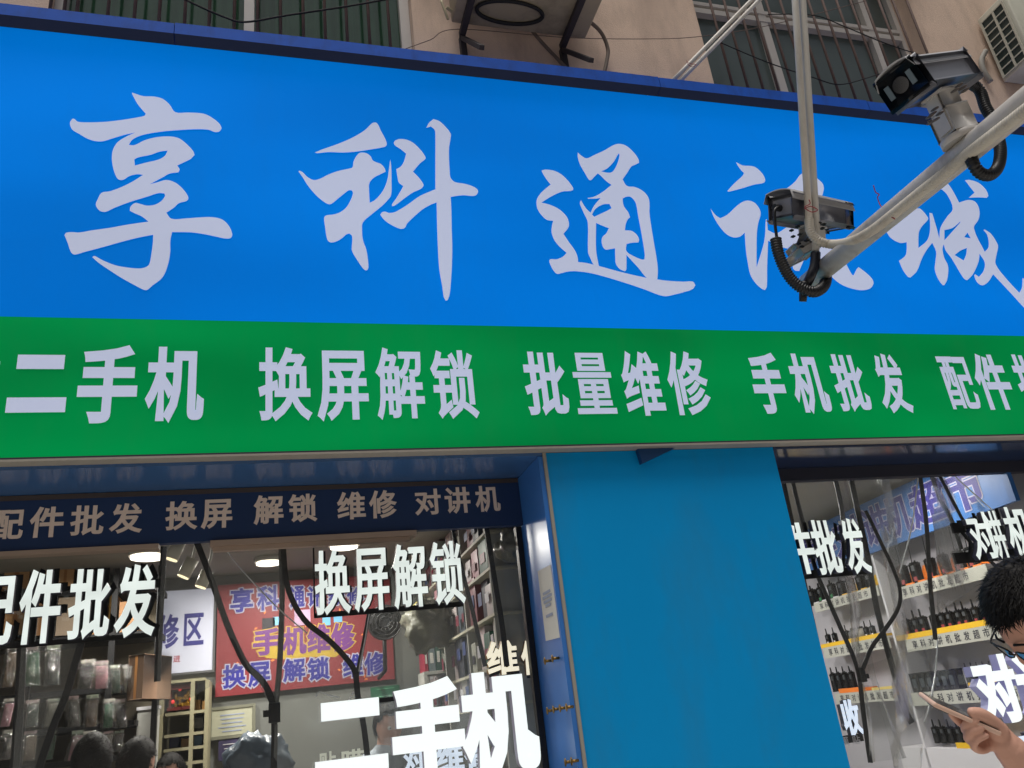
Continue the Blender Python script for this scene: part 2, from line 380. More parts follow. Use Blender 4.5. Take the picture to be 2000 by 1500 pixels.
# --- brush characters, traced stroke by stroke onto the face (coordinates in quarter pixels of the photo)
H0 = (0, 200); K0 = (500, 200); T0 = (1000, 350); C0 = (1500, 350)
BR = []
BR.append((H0, [[(1035,-72),(1120,-45),(1200,-42),(1270,-25),(1325,20),(1370,80),(1470,83),(1590,92),(1660,125),(1715,170),(1732,205),(1715,230),(1680,235),(1630,218),(1540,213),(1400,220),(1280,230),(1160,248),(1080,270),(1030,300),(1008,335),(1050,338),(1130,300),(1230,275),(1330,270),(1400,285),(1460,330),(1510,385),(1520,415),(1490,445),(1430,475),(1385,497),(1403,525),(1395,550),(1325,560),(1270,590),(1170,643),(1230,628),(1300,610),(1370,630),(1430,680),(1468,735),(1470,760),(1455,775),(1400,790),(1360,825),(1300,865),(1340,912),(1450,910),(1560,902),(1660,900),(1740,920),(1790,970),(1812,1020),(1812,1050),(1795,1065),(1750,1065),(1680,1050),(1580,1030),(1480,1018),(1345,1017),(1332,1080),(1330,1180),(1310,1280),(1270,1370),(1190,1435),(1150,1468),(1120,1465),(1060,1435),(960,1380),(850,1310),(770,1255),(722,1212),(740,1203),(800,1235),(900,1275),(1010,1295),(1100,1300),(1150,1285),(1170,1260),(1185,1180),(1195,1100),(1198,1037),(1080,1060),(960,1090),(800,1135),(660,1172),(600,1190),(570,1188),(550,1160),(530,1100),(505,1040),(520,1022),(560,1017),(620,1020),(720,1003),(850,985),(1000,958),(1160,935),(1110,895),(1050,868),(1015,850),(1020,820),(1055,790),(1090,795),(1150,810),(1210,803),(1260,775),(1290,735),(1285,715),(1240,712),(1150,740),(1020,780),(900,825),(830,857),(790,855),(765,835),(750,800),(765,760),(795,710),(860,698),(950,665),(1040,620),(1118,570),(1070,565),(1010,580),(970,605),(945,610),(920,600),(895,550),(880,490),(875,430),(885,370),(920,315),(980,275),(1055,240),(970,258),(880,285),(800,308),(740,305),(680,285),(620,250),(570,220),(550,185),(550,155),(570,130),(585,135),(610,155),(700,160),(830,155),(960,140),(1080,120),(1130,108),(1140,92),(1115,65),(1075,15),(1050,-30),(1032,-65)],
  [(1050,450),(1075,435),(1180,412),(1250,388),(1310,380),(1290,420),(1240,450),(1150,472),(1055,497)]],))
BR.append((K0, [[(460,395),(520,370),(640,328),(760,275),(850,220),(905,168),(930,160),(950,172),(975,225),(1005,280),(1020,320),(1018,340),(1000,352),(900,370),(780,388),(680,395),(560,392),(480,400)]],
  [[(340,537),(365,550),(400,585),(450,610),(500,600),(560,570),(640,540),(740,518),(755,508),(762,465),(790,415),(815,397),(860,400),(895,425),(910,455),(940,472),(975,485),(1005,520),(1012,545),(985,558),(920,592),(885,635),(883,700),(888,788),(930,765),(990,695),(1025,610),(1040,510),(1048,450),(1055,500),(1058,620),(1055,725),(1030,765),(980,815),(900,880),(835,940),(828,1000),(835,1080),(860,1150),(872,1220),(878,1290),(870,1312),(855,1315),(835,1300),(790,1235),(750,1165),(748,1130),(752,1080),(748,1045),(730,1027),(705,1035),(670,1065),(630,1088),(590,1098),(565,1088),(550,1050),(540,980),(532,910),(545,888),(600,880),(650,865),(700,830),(735,775),(757,715),(750,692),(725,690),(690,715),(640,755),(590,795),(565,798),(530,780),(470,730),(410,660),(365,590),(332,543)]],
  [[(1075,320),(1090,300),(1130,290),(1180,297),(1230,322),(1285,375),(1320,425),(1322,445),(1280,480),(1225,545),(1270,590),(1305,640),(1305,660),(1285,680),(1220,710),(1150,760),(1085,808),(1062,815),(1062,800),(1090,760),(1130,695),(1150,658),(1115,630),(1105,590),(1095,525),(1130,505),(1155,465),(1172,405),(1130,370),(1085,340)]],
  [[(1330,203),(1350,165),(1385,135),(1430,150),(1480,195),(1520,250),(1518,290),(1507,360),(1507,450),(1512,540),(1520,595),(1555,627),(1620,638),(1680,655),(1725,680),(1733,705),(1715,730),(1690,735),(1610,730),(1520,742),(1525,850),(1528,1000),(1532,1150),(1528,1300),(1520,1420),(1512,1500),(1495,1548),(1480,1552),(1465,1520),(1455,1450),(1430,1300),(1418,1100),(1412,900),(1410,785),(1360,805),(1300,840),(1230,900),(1180,950),(1160,985),(1130,992),(1090,978),(1030,945),(990,910),(970,880),(985,862),(1010,858),(1040,868),(1090,858),(1180,805),(1280,735),(1400,683),(1400,500),(1400,260),(1395,220),(1365,192)]]))
BR.append((T0, [[(230,-65),(260,-72),(330,-62),(390,-30),(440,20),(475,70),(475,88),(450,95),(390,100),(310,135),(228,185),(300,205),(370,240),(425,295),(443,345),(438,380),(400,430),(440,490),(490,560),(510,610),(515,650),(580,658),(680,682),(800,715),(940,750),(1060,775),(1128,785),(1220,797),(1340,803),(1410,803),(1430,830),(1410,860),(1340,885),(1260,905),(1200,917),(1140,905),(1050,870),(920,825),(760,775),(620,738),(500,722),(430,725),(380,738),(350,742),(325,720),(300,675),(290,640),(300,628),(350,628),(400,605),(425,578),(370,530),(330,480),(308,420),(310,370),(320,328),(270,320),(230,285),(200,240),(190,195),(195,155),(230,105),(300,45),(265,0),(235,-50)]],
  [[(512,-205),(535,-185),(580,-160),(640,-185),(720,-222),(790,-262),(835,-273),(890,-258),(950,-205),(985,-155),(990,-125),(965,-112),(930,-95),(900,-50),(862,5),(895,55),(960,65),(1020,95),(1060,140),(1072,190),(1072,270),(1090,400),(1110,520),(1130,640),(1137,720),(1132,795),(1060,782),(980,690),(892,595),(892,650),(890,710),(878,722),(840,705),(810,665),(805,620),(803,543),(760,550),(730,553),(710,535),(698,490),(705,455),(735,425),(755,385),(725,375),(655,345),(655,560),(678,690),(640,676),(610,620),(592,570),(590,340),(560,270),(530,200),(530,180),(538,168),(550,190),(580,235),(612,265),(640,210),(690,150),(650,155),(590,155),(590,150),(640,140),(710,100),(775,48),(730,15),(690,-25),(668,-42),(640,-15),(615,10),(600,8),(570,-40),(530,-110),(512,-170)],
   [(695,-58),(740,-80),(790,-130),(820,-180),(832,-198),(838,-185),(825,-130),(800,-75),(775,-50),(740,-48)],
   [(623,278),(650,235),(710,200),(760,197),(775,230),(740,250),(640,297)],
   [(862,155),(885,142),(920,140),(950,165),(968,200),(985,300),(1010,430),(1035,590),(1032,630),(1010,630),(950,605),(892,565),(892,510),(930,500),(985,497),(990,475),(975,440),(935,408),(880,402),(885,360),(900,320),(920,300),(905,260),(875,220),(865,190)]]))
sh = lambda L: [(x-2000, y) for x, y in L]
BR.append((C0, [sh([(1748,-130),(1800,-105),(1890,-95),(1950,-45),(1975,5),(1965,30),(1890,45),(1790,75),(1690,100),(1680,95),(1730,40),(1800,-25),(1810,-45),(1790,-65),(1760,-105)])],
  [sh([(1550,235),(1590,285),(1625,308),(1680,280),(1750,215),(1800,180),(1840,170),(1890,185),(1925,225),(1940,270),(1920,350),(1910,430),(1908,560),(1908,690),(1940,590),(1965,500),(1975,430),(1980,320),(1988,315),(1995,400),(2060,425),(2140,380),(2155,370),(2190,400),(2200,490),(2150,545),(2090,530),(2040,500),(1998,485),(1995,560),(1990,700),(1988,840),(1975,868),(1950,860),(1900,815),(1860,750),(1840,660),(1825,560),(1815,420),(1780,450),(1730,458),(1670,430),(1610,360),(1570,290)])],
  [[(45,130),(60,112),(150,70),(210,20),(260,-40),(330,-50),(385,0),(425,40),(432,85),(400,200),(380,330),(420,450),(500,560),(590,640),(650,745),(665,755),(690,705),(705,690),(770,740),(812,785),(820,820),(795,855),(740,870),(660,860),(560,820),(470,740),(380,620),(310,480),(280,330),(280,200),(240,140),(120,180),(60,165)]],
  [[(150,400),(260,330),(330,330),(330,400),(250,450),(160,500)]],
  [[(180,440),(290,400),(285,600),(240,720),(205,715),(190,690),(182,560)]]))
BR.append((C0, [[(1090,150),(1130,170),(1155,230),(1190,235),(1245,300),(1245,320),(1200,370),(1175,420),(1172,540),(1240,480),(1262,400),(1258,265),(1280,270),(1310,370),(1335,465),(1345,380),(1400,290),(1440,235),(1400,130),(1350,80),(1280,50),(1300,10),(1360,5),(1420,60),(1490,185),(1560,165),(1610,175),(1640,215),(1650,270),(1640,320),(1605,385),(1690,570),(1720,530),(1710,440),(1680,400),(1690,395),(1740,430),(1790,510),(1793,540),(1780,600),(1775,665),(1850,770),(1960,890),(1980,850),(1985,775),(2010,790),(2040,900),(2080,1040),(2060,1075),(2000,1010),(1900,900),(1755,745),(1720,800),(1680,830),(1650,825),(1625,800),(1608,755),(1615,745),(1645,765),(1680,720),(1690,655),(1650,585),(1640,650),(1600,740),(1560,785),(1545,790),(1520,770),(1430,620),(1385,560),(1370,510),(1360,550),(1375,620),(1400,670),(1405,720),(1395,790),(1375,830),(1360,828),(1325,780),(1300,710),(1305,640),(1310,570),(1280,500),(1240,550),(1200,620),(1160,720),(1110,770),(1090,765),(1050,710),(1020,640),(1070,600),(1080,550),(1080,495),(1030,500),(960,465),(920,410),(900,370),(950,360),(1055,290),(1050,230)],
   [(1530,455),(1555,420),(1580,465)], [(1455,595),(1500,560),(1550,540),(1545,590),(1525,637)],
   [(1375,400),(1440,382),(1500,332),(1495,345),(1420,430),(1375,480)]],
  [[(1535,12),(1570,8),(1640,30),(1695,80),(1717,130),(1705,148),(1640,145),(1565,148),(1610,108),(1580,70)]]))
for (off, *polys) in BR:
    m = MB()
    for k, loops in enumerate(polys):
        L2 = []
        for lp in loops:
            L2.append([Vector((*F_SIGN.st(off[0]+p.x/4, off[1]+p.y/4), 0)) for p in outline([Vector((a, b_)) for a, b_ in lp])])
        flat = [p for l in L2 for p in l]; base = len(m.v)
        for p in flat: m.v.append(tuple(F_SIGN.w(p.x, p.y, .0035+k*.0003)))
        for t in tessellate_polygon(L2): m.face([base+i for i in t])
    m.build('character', white_vinyl, sign)
# --- block characters on the green band
ROW = [('二',0,42,820,518,735,300,375,300,825),('手',0,603,680,1075,610,1000,302,750,910),('机',0,1135,708,1592,765,1270,312,1240,893),
 ('换',500,20,625,433,680,240,318,180,888),('屏',500,482,820,880,715,690,343,620,883),('解',500,932,480,1318,720,1000,320,1240,873),('锁',500,1365,545,1740,800,1600,340,1540,870),
 ('批',1000,83,480,445,750,145,350,140,845),('量',1000,472,535,820,810,620,360,660,836),('维',1000,848,515,1200,780,890,350,1045,850),('修',1000,1218,600,1550,705,1355,350,1385,845),
 ('手',1500,-175,395,133,640,35,360,-10,835),('机',1500,155,490,492,760,205,365,290,826),('批',1500,478,480,808,760,515,370,580,815),('发',1500,812,480,1120,750,960,368,950,828),
 ('配',1500,1305,400,1640,700,1400,388,1430,800),('件',1500,1635,620,1903,640,1755,370,1850,803),('批',1500,1898,470,2220,750,1930,372,1990,800),('发',1500,2215,480,2520,750,2360,372,2350,805),('收',0,-470,480,6,440,-200,310,-200,900)]
for ch, ox, *e in ROW:
    bd = {'二': (.005, .075), '量': (.03, .014), '解': (.022, .018), '锁': (.026, .02), '屏': (.03, .022), '配': (.024, .02), '手': (.04, .034), '机': (.036, .03), '换': (.028, .024), '维': (.03, .024), '修': (.028, .022)}.get(ch, (.034, .028))
    letter(ch, F_SIGN, zbox(F_SIGN, e, ox, 600), white_vinyl, sign, bold=bd)

# ================================================================== pillar and shopfronts
pil = thing('pillar', 'broad teal blue clad pillar between the two shop openings', 'pillar', ((XPL+XPR)/2, SY, 0))
b = MB(); b.box(XPL+.016, XPR, SY+.058, 3.66, 0, SZ0-.010); b.build('cladding', teal, pil)
b = MB(); b.box(XPL+.001, XPL+.015, SY+.05, SY+.085, 0, SZ0-.010); b.build('corner_strip', alu, pil)
b = MB(); p0 = at(1262, 890, SY+.018)   # small support bracket under the sign
xa, xb, zt = at(1240, 874, SY+.055).x, at(1312, 872, SY+.055).x, SZ0-.0105
i = len(b.v); yb = SY+.057
for y in (yb, yb-.03): b.v += [(xa, y, zt), (xb, y, zt), (at(1250, 908, SY+.055).x, y, at(1250, 908, SY+.055).z)]
b.face((3, 5, 4)); b.face((0, 3, 4, 1)); b.face((0, 2, 5, 3)); b.face((1, 4, 5, 2)); b.face((0, 1, 2))
b.build('bracket', mat('bracket_blue', (16, 62, 110), .5), pil)

F_HEAD = facade(HY)
sf = thing('shopfront', 'navy header and deep blue reveal around the left shop opening', 'shopfront', (-.5, HY, 0))
HZ = 2.395
b = MB(); b.box(-3.2, XPL, SY+.056, HY+.03, SZ0-.022, SZ0-.002); b.build('soffit', soffit_m, sf)
b = MB(); b.box(-3.2, XPL-.022, HY, HY+.04, HZ, SZ0-.024); b.build('header_board', navy, sf)
b = MB(); b.box(-3.2, XPL-.024, HY-.006, HY-.001, SZ0-.045, SZ0-.025); b.build('header_trim', mat('brown_trim', (70, 62, 60), .6), sf)
b = MB(); b.box(XPL-.02, XPL, SY+.06, HY+.06, 0, SZ0-.024); b.build('reveal_panel', dark_blue, sf)
HD = [('配',0,-60,600,190,560,130,483,150,710),('件',0,232,590,500,580,300,462,275,703),('批',0,550,590,810,600,620,450,570,685),('发',0,852,650,1105,650,1010,432,930,668),('换',0,1290,600,1540,580,1440,415,1310,645),('屏',0,1570,610,1815,550,1700,402,1620,630),
 ('解',400,382,580,615,530,420,372,560,592),('锁',400,652,470,878,560,800,358,700,580),('维',400,1035,500,1258,520,1120,345,1150,558),('修',400,1285,470,1500,490,1400,330,1390,548),
 ('对',750,243,470,442,380,400,318,390,520),('讲',750,473,400,675,420,620,305,620,508),('机',750,708,355,912,470,740,298,760,500)]
for ch, ox, *e in HD: letter(ch, F_HEAD, zbox(F_HEAD, e, ox, 875), beige_letter, sf, bold=(.03, .025), off=.002)
b = MB()
xa, xb = at(411, 1062, HY).x, at(812, 1030, HY).x
b.box(-3.2, at(310, 1070, HY).x, HY-.01, HY+.05, HZ-.020, HZ-.002); b.box(xa, xb, HY-.014, HY+.06, HZ-.026, HZ-.002)
b.box(xa+.01, xb-.03, HY, HY+.03, HZ-.046, HZ-.027); b.build('shutter_rail', mat('rail_beige', (168, 148, 132), .5, var=.1), sf)
b = MB(); b.quad((-3.2, 3.755, 0), (XPL-.03, 3.755, 0), (XPL-.03, 3.755, HZ), (-3.2, 3.755, HZ)); b.build('glass_pane', glass, sf)
b = MB(); b.box(XPL-.05, XPL-.022, 3.735, 3.775, 0, HZ-.001); b.build('glass_frame', black, sf)
# paper notice taped to the reveal, brass pins beneath it stand in for golden reflections
pnx = XPL-.022
q = [atx(x, y, pnx) for x, y in ((1050, 1116), (1075, 1103), (1093, 1245), (1066, 1252))]
pn = MB(); pn.quad(q[0], q[1], q[2], q[3]); n_ = len(pn.v); pn.v += [tuple(Vector(v)+Vector((.0015, 0, 0))) for v in pn.v[:4]]; pn.face((7, 6, 5, 4)); pn.face((0, 4, 5, 1)); pn.face((1, 5, 6, 2)); pn.face((2, 6, 7, 3)); pn.face((3, 7, 4, 0))
notice = tag(pn.build('paper_notice', paper), 'white paper notice with faint printed lines stuck on the blue reveal', 'notice')
tl = MB()
Y_A, Y_B = q[0].y, q[1].y
for k, zz in enumerate((.62, .56, .50, .44, .30)):
    za = q[3].z+(q[0].z-q[3].z)*zz; L = (.55, .7, .6, .4, .5)[k]
    ym = (Y_A+Y_B)/2; hw = abs(Y_A-Y_B)*.5*L; tl.box(pnx-.0025, pnx-.0018, ym-hw, ym+hw, za, za+.012)
tl.build('print_lines', mat('faint_ink', (150, 160, 185), .8), notice)
for k, (px, py) in enumerate(((1092, 1285), (1077, 1290), (1082, 1387), (1094, 1384), (1107, 1382), (1120, 1380), (1118, 1487), (1130, 1485))):
    c = atx(px, py, pnx); b = MB(); b.tube([c, c+Vector((-.03, 0, 0))], .006, 10); b.ell(c+Vector((-.03, 0, 0)), (.004, 0, 0), (0, .011, 0), (0, 0, .016))
    tag(b.build('reflection_pin', mat('brass', (140, 112, 66), .35, metal=.9)), 'small brass pin standing in for a golden reflection on the deep blue reveal', 'pin', 'brass pins for reflections on the blue reveal')

sf2 = thing('shopfront', 'dark glossy blue soffit and frame over the right shop opening', 'shopfront', (4, HY, 0))
b = MB(); b.box(XPR+.002, 6.6, SY+.056, HY+.03, SZ0-.022, SZ0-.002); b.build('soffit', mat('soffit_dark', (36, 52, 84), .12, var=.1, spec=.8), sf2)
b = MB(); b.box(XPR+.002, 6.6, HY-.0, HY+.05, SZ0-.09, SZ0-.023); b.build('header_bar', trim_dark, sf2)
b = MB(); b.quad((XPR, 3.755, 0), (6.6, 3.755, 0), (6.6, 3.755, SZ0-.09), (XPR, 3.755, SZ0-.09)); b.build('glass_pane', glass, sf2)
b = MB(); b.box(XPR+.1, XPR+.13, 3.735, 3.775, 0, SZ0-.091); b.build('glass_frame', black, sf2)

# ================================================================== lit letters hanging in the windows
def led_sign(label, plane, chars, oy, mats=None, bold=(.034, .024), thick=.03, back=None, bars=(), group='lit letter signs in the shop windows'):
    t = thing('led_letter_sign', label, 'sign', plane.w(*plane.st(chars[0][1]+chars[0][2]/4, oy+chars[0][3]/4), 0), group)
    for ch, ox, *e in chars:
        bx = zbox(plane, e, ox, oy); bd = {'二': (.005, .07)}.get(ch, bold)
        letter(ch, plane, bx, mats or [led, side_grey], t, bold=bd, thick=thick, off=.03)
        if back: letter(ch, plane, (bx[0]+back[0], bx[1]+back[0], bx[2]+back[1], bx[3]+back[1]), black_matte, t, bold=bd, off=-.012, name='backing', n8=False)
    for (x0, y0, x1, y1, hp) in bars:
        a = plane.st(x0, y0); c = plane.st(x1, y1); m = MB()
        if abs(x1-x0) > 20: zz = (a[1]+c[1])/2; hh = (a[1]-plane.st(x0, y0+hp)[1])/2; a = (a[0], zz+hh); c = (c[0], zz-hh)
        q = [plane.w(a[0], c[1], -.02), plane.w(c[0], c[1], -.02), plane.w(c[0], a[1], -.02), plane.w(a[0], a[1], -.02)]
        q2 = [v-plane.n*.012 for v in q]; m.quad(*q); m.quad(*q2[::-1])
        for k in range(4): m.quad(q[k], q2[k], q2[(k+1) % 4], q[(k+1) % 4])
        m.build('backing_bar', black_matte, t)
    return t
FL = facade(3.69)
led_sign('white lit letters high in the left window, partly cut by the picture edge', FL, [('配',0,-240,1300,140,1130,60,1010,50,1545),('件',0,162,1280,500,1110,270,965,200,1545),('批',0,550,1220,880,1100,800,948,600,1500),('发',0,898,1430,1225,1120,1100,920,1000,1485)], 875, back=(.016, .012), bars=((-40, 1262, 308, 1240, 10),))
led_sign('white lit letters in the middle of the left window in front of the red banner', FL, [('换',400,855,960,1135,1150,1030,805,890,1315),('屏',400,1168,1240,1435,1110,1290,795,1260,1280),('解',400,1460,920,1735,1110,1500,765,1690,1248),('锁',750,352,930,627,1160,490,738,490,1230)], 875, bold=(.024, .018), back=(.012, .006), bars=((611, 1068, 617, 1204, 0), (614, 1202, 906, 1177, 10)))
FB = facade(3.64)
led_sign('largest white lit letters low in the left window, very bright with thin returns', FB, [('二',400,860,1540,1430,1480,1200,965,1150,1570),('手',750,58,1300,620,1220,480,790,300,1650),('机',750,615,1400,1200,1290,740,757,820,1560)], 1125, bold=(.05, .045), mats=[mat('led_bright', (140, 144, 144), .4, emit=.96, ecol=(244, 252, 250)), mat('white_return', (210, 208, 226), .4)], thick=.045, bars=((738, 1368, 774, 1364, 9),))
FI = facade(4.02)
blue_led = mat('led_cool', (214, 226, 244), .4, emit=.85, ecol=(220, 232, 250))
led_sign('small cool white letters for a reflection, half hidden behind the largest lit letters', FI, [('对',750,140,1480,310,1350,240,1310,230,1530),('维',750,398,1450,615,1430,480,1290,560,1530),('修',750,618,1420,830,1440,700,1290,680,1530)], 1125, mats=[blue_led, side_grey], bold=(.04, .03))  # glowing letters built in place of a reflection of lit lettering
led_sign('dim cream letters at the very bottom of the left window', FI, [('贴',400,888,1430,1020,1420,960,1370,900,1560),('膜',400,1050,1400,1240,1400,1180,1350,1120,1560)], 1125, mats=[mat('led_cream', (205, 205, 190), .5, emit=.45, ecol=(220, 222, 205)), side_grey], bold=(.03, .02))
led_sign('warm white rounded letters with golden returns beside the blue reveal', FI, [('维',750,790,640,1040,700,830,520,920,775),('修',750,1055,600,1265,680,1100,510,1180,770)], 1125, mats=[led_warm, mat('gold_return', (170, 128, 70), .4)], bold=(.04, .03), back=(.012, -.012))
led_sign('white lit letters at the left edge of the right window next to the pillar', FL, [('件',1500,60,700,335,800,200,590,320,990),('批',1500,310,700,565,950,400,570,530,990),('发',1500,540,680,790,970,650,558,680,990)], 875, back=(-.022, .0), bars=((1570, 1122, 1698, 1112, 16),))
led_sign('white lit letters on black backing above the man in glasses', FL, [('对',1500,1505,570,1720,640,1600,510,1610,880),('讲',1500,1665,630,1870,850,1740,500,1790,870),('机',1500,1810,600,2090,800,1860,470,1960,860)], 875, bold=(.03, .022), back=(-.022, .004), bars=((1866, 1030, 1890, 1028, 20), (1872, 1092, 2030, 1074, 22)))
led_sign('large white lit letters beside the hand holding the phone', FB, [('对',1500,1535,710,1995,1100,1830,605,1930,1140),('讲',1500,1880,760,2330,1000,2010,590,2200,1120)], 1125, bold=(.05, .04), thick=.05, mats=[MATS['led_bright'], mat('lilac_return', (150, 150, 190), .4, emit=.2, ecol=(170, 170, 215))])
led_sign('bright bluish letter low in the right window against the pillar', FI, [('收',1500,530,1010,705,1150,640,960,660,1240)], 1125, mats=[blue_led, side_grey], bold=(.05, .03))
led_sign('white letters low by the forearm of the man', FI, [('高',1500,1868,1260,2160,1300,1940,1220,2000,1510),('价',1500,2180,1260,2460,1300,2300,1200,2320,1500)], 1125, mats=[blue_led, side_grey], bold=(.04, .03))
st = thing('strip_sign', 'small black strip sign with thin white writing low by the pillar', 'sign', FI.w(*FI.st(1670, 1445)))
a = FI.st(1600, 1460); c = FI.st(1684, 1432); m = MB(); m.box(a[0], c[0], 4.02, 4.035, a[1], c[1]); m.build('board', black, st)
letter('贴', FI, zbox(FI, (655,1280,722,1300,690,1245,690,1315), 1500, 1125), white_board, st, bold=(.01, .01), n8=False)
letter('膜', FI, zbox(FI, (560,1290,630,1300,590,1255,600,1325), 1500, 1125), white_board, st, bold=(.01, .01), n8=False)

# ================================================================== left room
def room(label, x0, x1, y0, y1, zc, wm, cm, left=True, right=True):
    t = thing('shop_room', label, 'room', ((x0+x1)/2, (y0+y1)/2, 0)); m = MB()
    m.box(x0, x1, y1, y1+.1, 0, zc)
    if left: m.box(x0-.1, x0, y0, y1+.1, 0, zc)
    if right: m.box(x1, x1+.1, y0, y1+.1, 0, zc)
    m.build('wall', wm, t)
    m = MB(); m.box(x0-.1, x1+.1, y0, y1+.1, zc+.001, zc+.1); m.build('ceiling', cm, t)
    m = MB(); m.box(x0-.1, x1+.1, y0-.4, y1+.1, -.04, .006); m.build('floor', mat('floor_tile', (150, 148, 142), .4), t)
    return t
CZ = 2.73; BY = 6.3
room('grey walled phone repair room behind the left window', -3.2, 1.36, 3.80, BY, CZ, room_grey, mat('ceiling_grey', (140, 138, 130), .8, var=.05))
def ceiling_lamp(px, py, r, label, watts, grp='round ceiling lamps', z=CZ):
    c = atz(px, py, z-.03); t = thing('ceiling_lamp', label, 'lamp', (c.x, c.y, z), grp)
    m = MB(); m.tube([(c.x, c.y, z), (c.x, c.y, z-.03)], r+.012, 32); m.build('housing', white_pl, t)
    m = MB(); m.tube([(c.x, c.y, z-.031), (c.x, c.y, z-.045)], r, 32); m.build('diffuser', mat('lamp_glow', (255, 250, 240), .4, emit=3.0, ecol=(255, 246, 228)), t)
    l = bpy.data.lights.new('lamp_light', 'AREA'); l.shape = 'DISK'; l.size = r*2; l.energy = watts; l.color = (1, .95, .86)
    o = bpy.data.objects.new('lamp_light', l); COL.objects.link(o); o.location = (c.x, c.y, z-.06); o.parent = t; o.matrix_parent_inverse = t.matrix_world.inverted()
ceiling_lamp(289, 1086, .098, 'bright round ceiling lamp at the left beside the spotlights', 22)
ceiling_lamp(672, 1066, .088, 'bright round ceiling lamp above the middle lit letters', 22)
ceiling_lamp(525, 1098, .082, 'round lamp standing in for a lamp reflection in the clear curtain', 16)  # added lamp in place of a ceiling lamp's reflection
for k, (a, c, lab) in enumerate((((350, 1058), (335, 1092), 'white cylinder spotlight hanging nearest the rail'), ((376, 1092), (358, 1126), 'white cylinder spotlight in the middle of the track'), ((405, 1116), (392, 1146), 'white cylinder spotlight lowest above the white wall sign'))):
    d = (4.3, 4.6, 4.9)[k]; p = at(*a, d); q = at(*c, d); sp_m = mat('spot_cream', (232, 226, 206), .45); t = thing('spotlight', lab, 'spotlight', p, 'track spotlights')
    ax = (q-p).normalized(); m = MB(); m.tube([p, q], .033, 20); m.build('lamp_body', sp_m, t)
    m = MB(); m.tube([q+ax*.0005, q+ax*.006], .029, 20); m.build('lens', mat('spot_glow', (255, 240, 200), .4, emit=1.6), t)
    m = MB(); m.tube([p-ax*.0, Vector((p.x+.02, p.y, p.z+.1)), Vector((p.x+.02, p.y, CZ))], .008, 8); m.build('stem', white_pl, t)
F6 = facade(BY-.04)
def panel(plane, pts, thick=.03):
    ss = [plane.st(*p) for p in pts]; s0 = (ss[0][0]+ss[3][0])/2; s1 = (ss[1][0]+ss[2][0])/2; t1 = (ss[0][1]+ss[1][1])/2; t0 = (ss[2][1]+ss[3][1])/2
    return s0, s1, t0, t1
def slab(m, plane, s0, s1, t0, t1, thick=.03, mi=0, off=0):
    c = plane.w((s0+s1)/2, (t0+t1)/2, off-thick/2); m.obox(c, plane.S*((s1-s0)/2), plane.n*(thick/2), (0, 0, (t1-t0)/2), mi)
wl = thing('light_box_sign', 'white wall sign with blue characters over small red writing', 'sign', F6.w(*F6.st(350, 1230)))
s0, s1, t0, t1 = panel(F6, ((240, 1162), (418, 1147), (415, 1308), (240, 1324)))
m = MB(); slab(m, F6, s0, s1, t0, t1, .03); m.build('panel', mat('wall_sign_white', (200, 202, 220), .5, emit=.22, ecol=(210, 214, 235)), wl)
m = MB(); e = .015
for r_ in ((s0-e, s0-.001, t0-e, t1+e), (s1+.001, s1+e, t0-e, t1+e), (s0, s1, t1+.001, t1+e), (s0, s1, t0-e, t0-.001)): slab(m, F6, *r_, .04, off=.006)
m.build('frame', mat('grey_frame', (88, 88, 90), .5), wl)
for ch, *e in (('维',1060,500,1225,430,1150,325,1150,575),('修',1230,450,1398,400,1330,298,1290,570),('区',1436,450,1593,420,1500,292,1500,542)): letter(ch, F6, zbox(F6, e, 0, 1125), blue_txt, wl, bold=(.03, .03), off=.002)
red_txt = mat('red_print', (176, 40, 46), .6)
for ch, *e in (('请',1232,660,1282,660,1255,640,1255,690),('勿',1293,650,1341,650,1315,634,1315,682),('进',1354,645,1409,650,1380,620,1380,674)): letter(ch, F6, zbox(F6, e, 0, 1125), red_txt, wl, bold=(.015, .015), off=.002, n8=False)
bn = thing('red_banner', 'red wall banner with blue outlined characters and a purple slogan', 'banner', F6.w(*F6.st(590, 1240)))
s0, s1, t0, t1 = panel(F6, ((425, 1146), (766, 1118), (765, 1328), (421, 1360)))
m = MB(); slab(m, F6, s0, s1, t0, t1, .03); m.build('panel', red_m, bn)
# yellow swash under the slogan and pale flecks printed on the banner
m = MB(); pts = [(500, 1270), (520, 1285), (560, 1288), (610, 1283), (655, 1283), (690, 1262), (680, 1255), (600, 1262), (530, 1262)]
P = [F6.st(*p) for p in pts]; base = len(m.v)
for p in P: m.v.append(tuple(F6.w(*p, .0008)))
for t in tessellate_polygon([[Vector((*p, 0)) for p in P]]): m.face([base+i for i in t])
m.build('swash', mat('swash_yellow', (176, 148, 44), .6), bn)
m = MB(); rr = random.Random(3)
for k in range(26):
    px, py = rr.uniform(432, 758), rr.uniform(1160, 1330); a, c = F6.st(px, py); L = rr.uniform(.01, .035); an = rr.uniform(0, 3)
    d = Vector((math.cos(an)*L, math.sin(an)*L)); e_ = Vector((-d.y, d.x))*.25; i = len(m.v)
    for q in ((a, c), (a+d.x*.5+e_.x, c+d.y*.5+e_.y), (a+d.x, c+d.y), (a+d.x*.5-e_.x, c+d.y*.5-e_.y)): m.v.append(tuple(F6.w(*q, .0006)))
    m.face((i, i+1, i+2, i+3))
m.build('printed_flecks', mat('fleck_orange', (224, 130, 60), .6), bn)
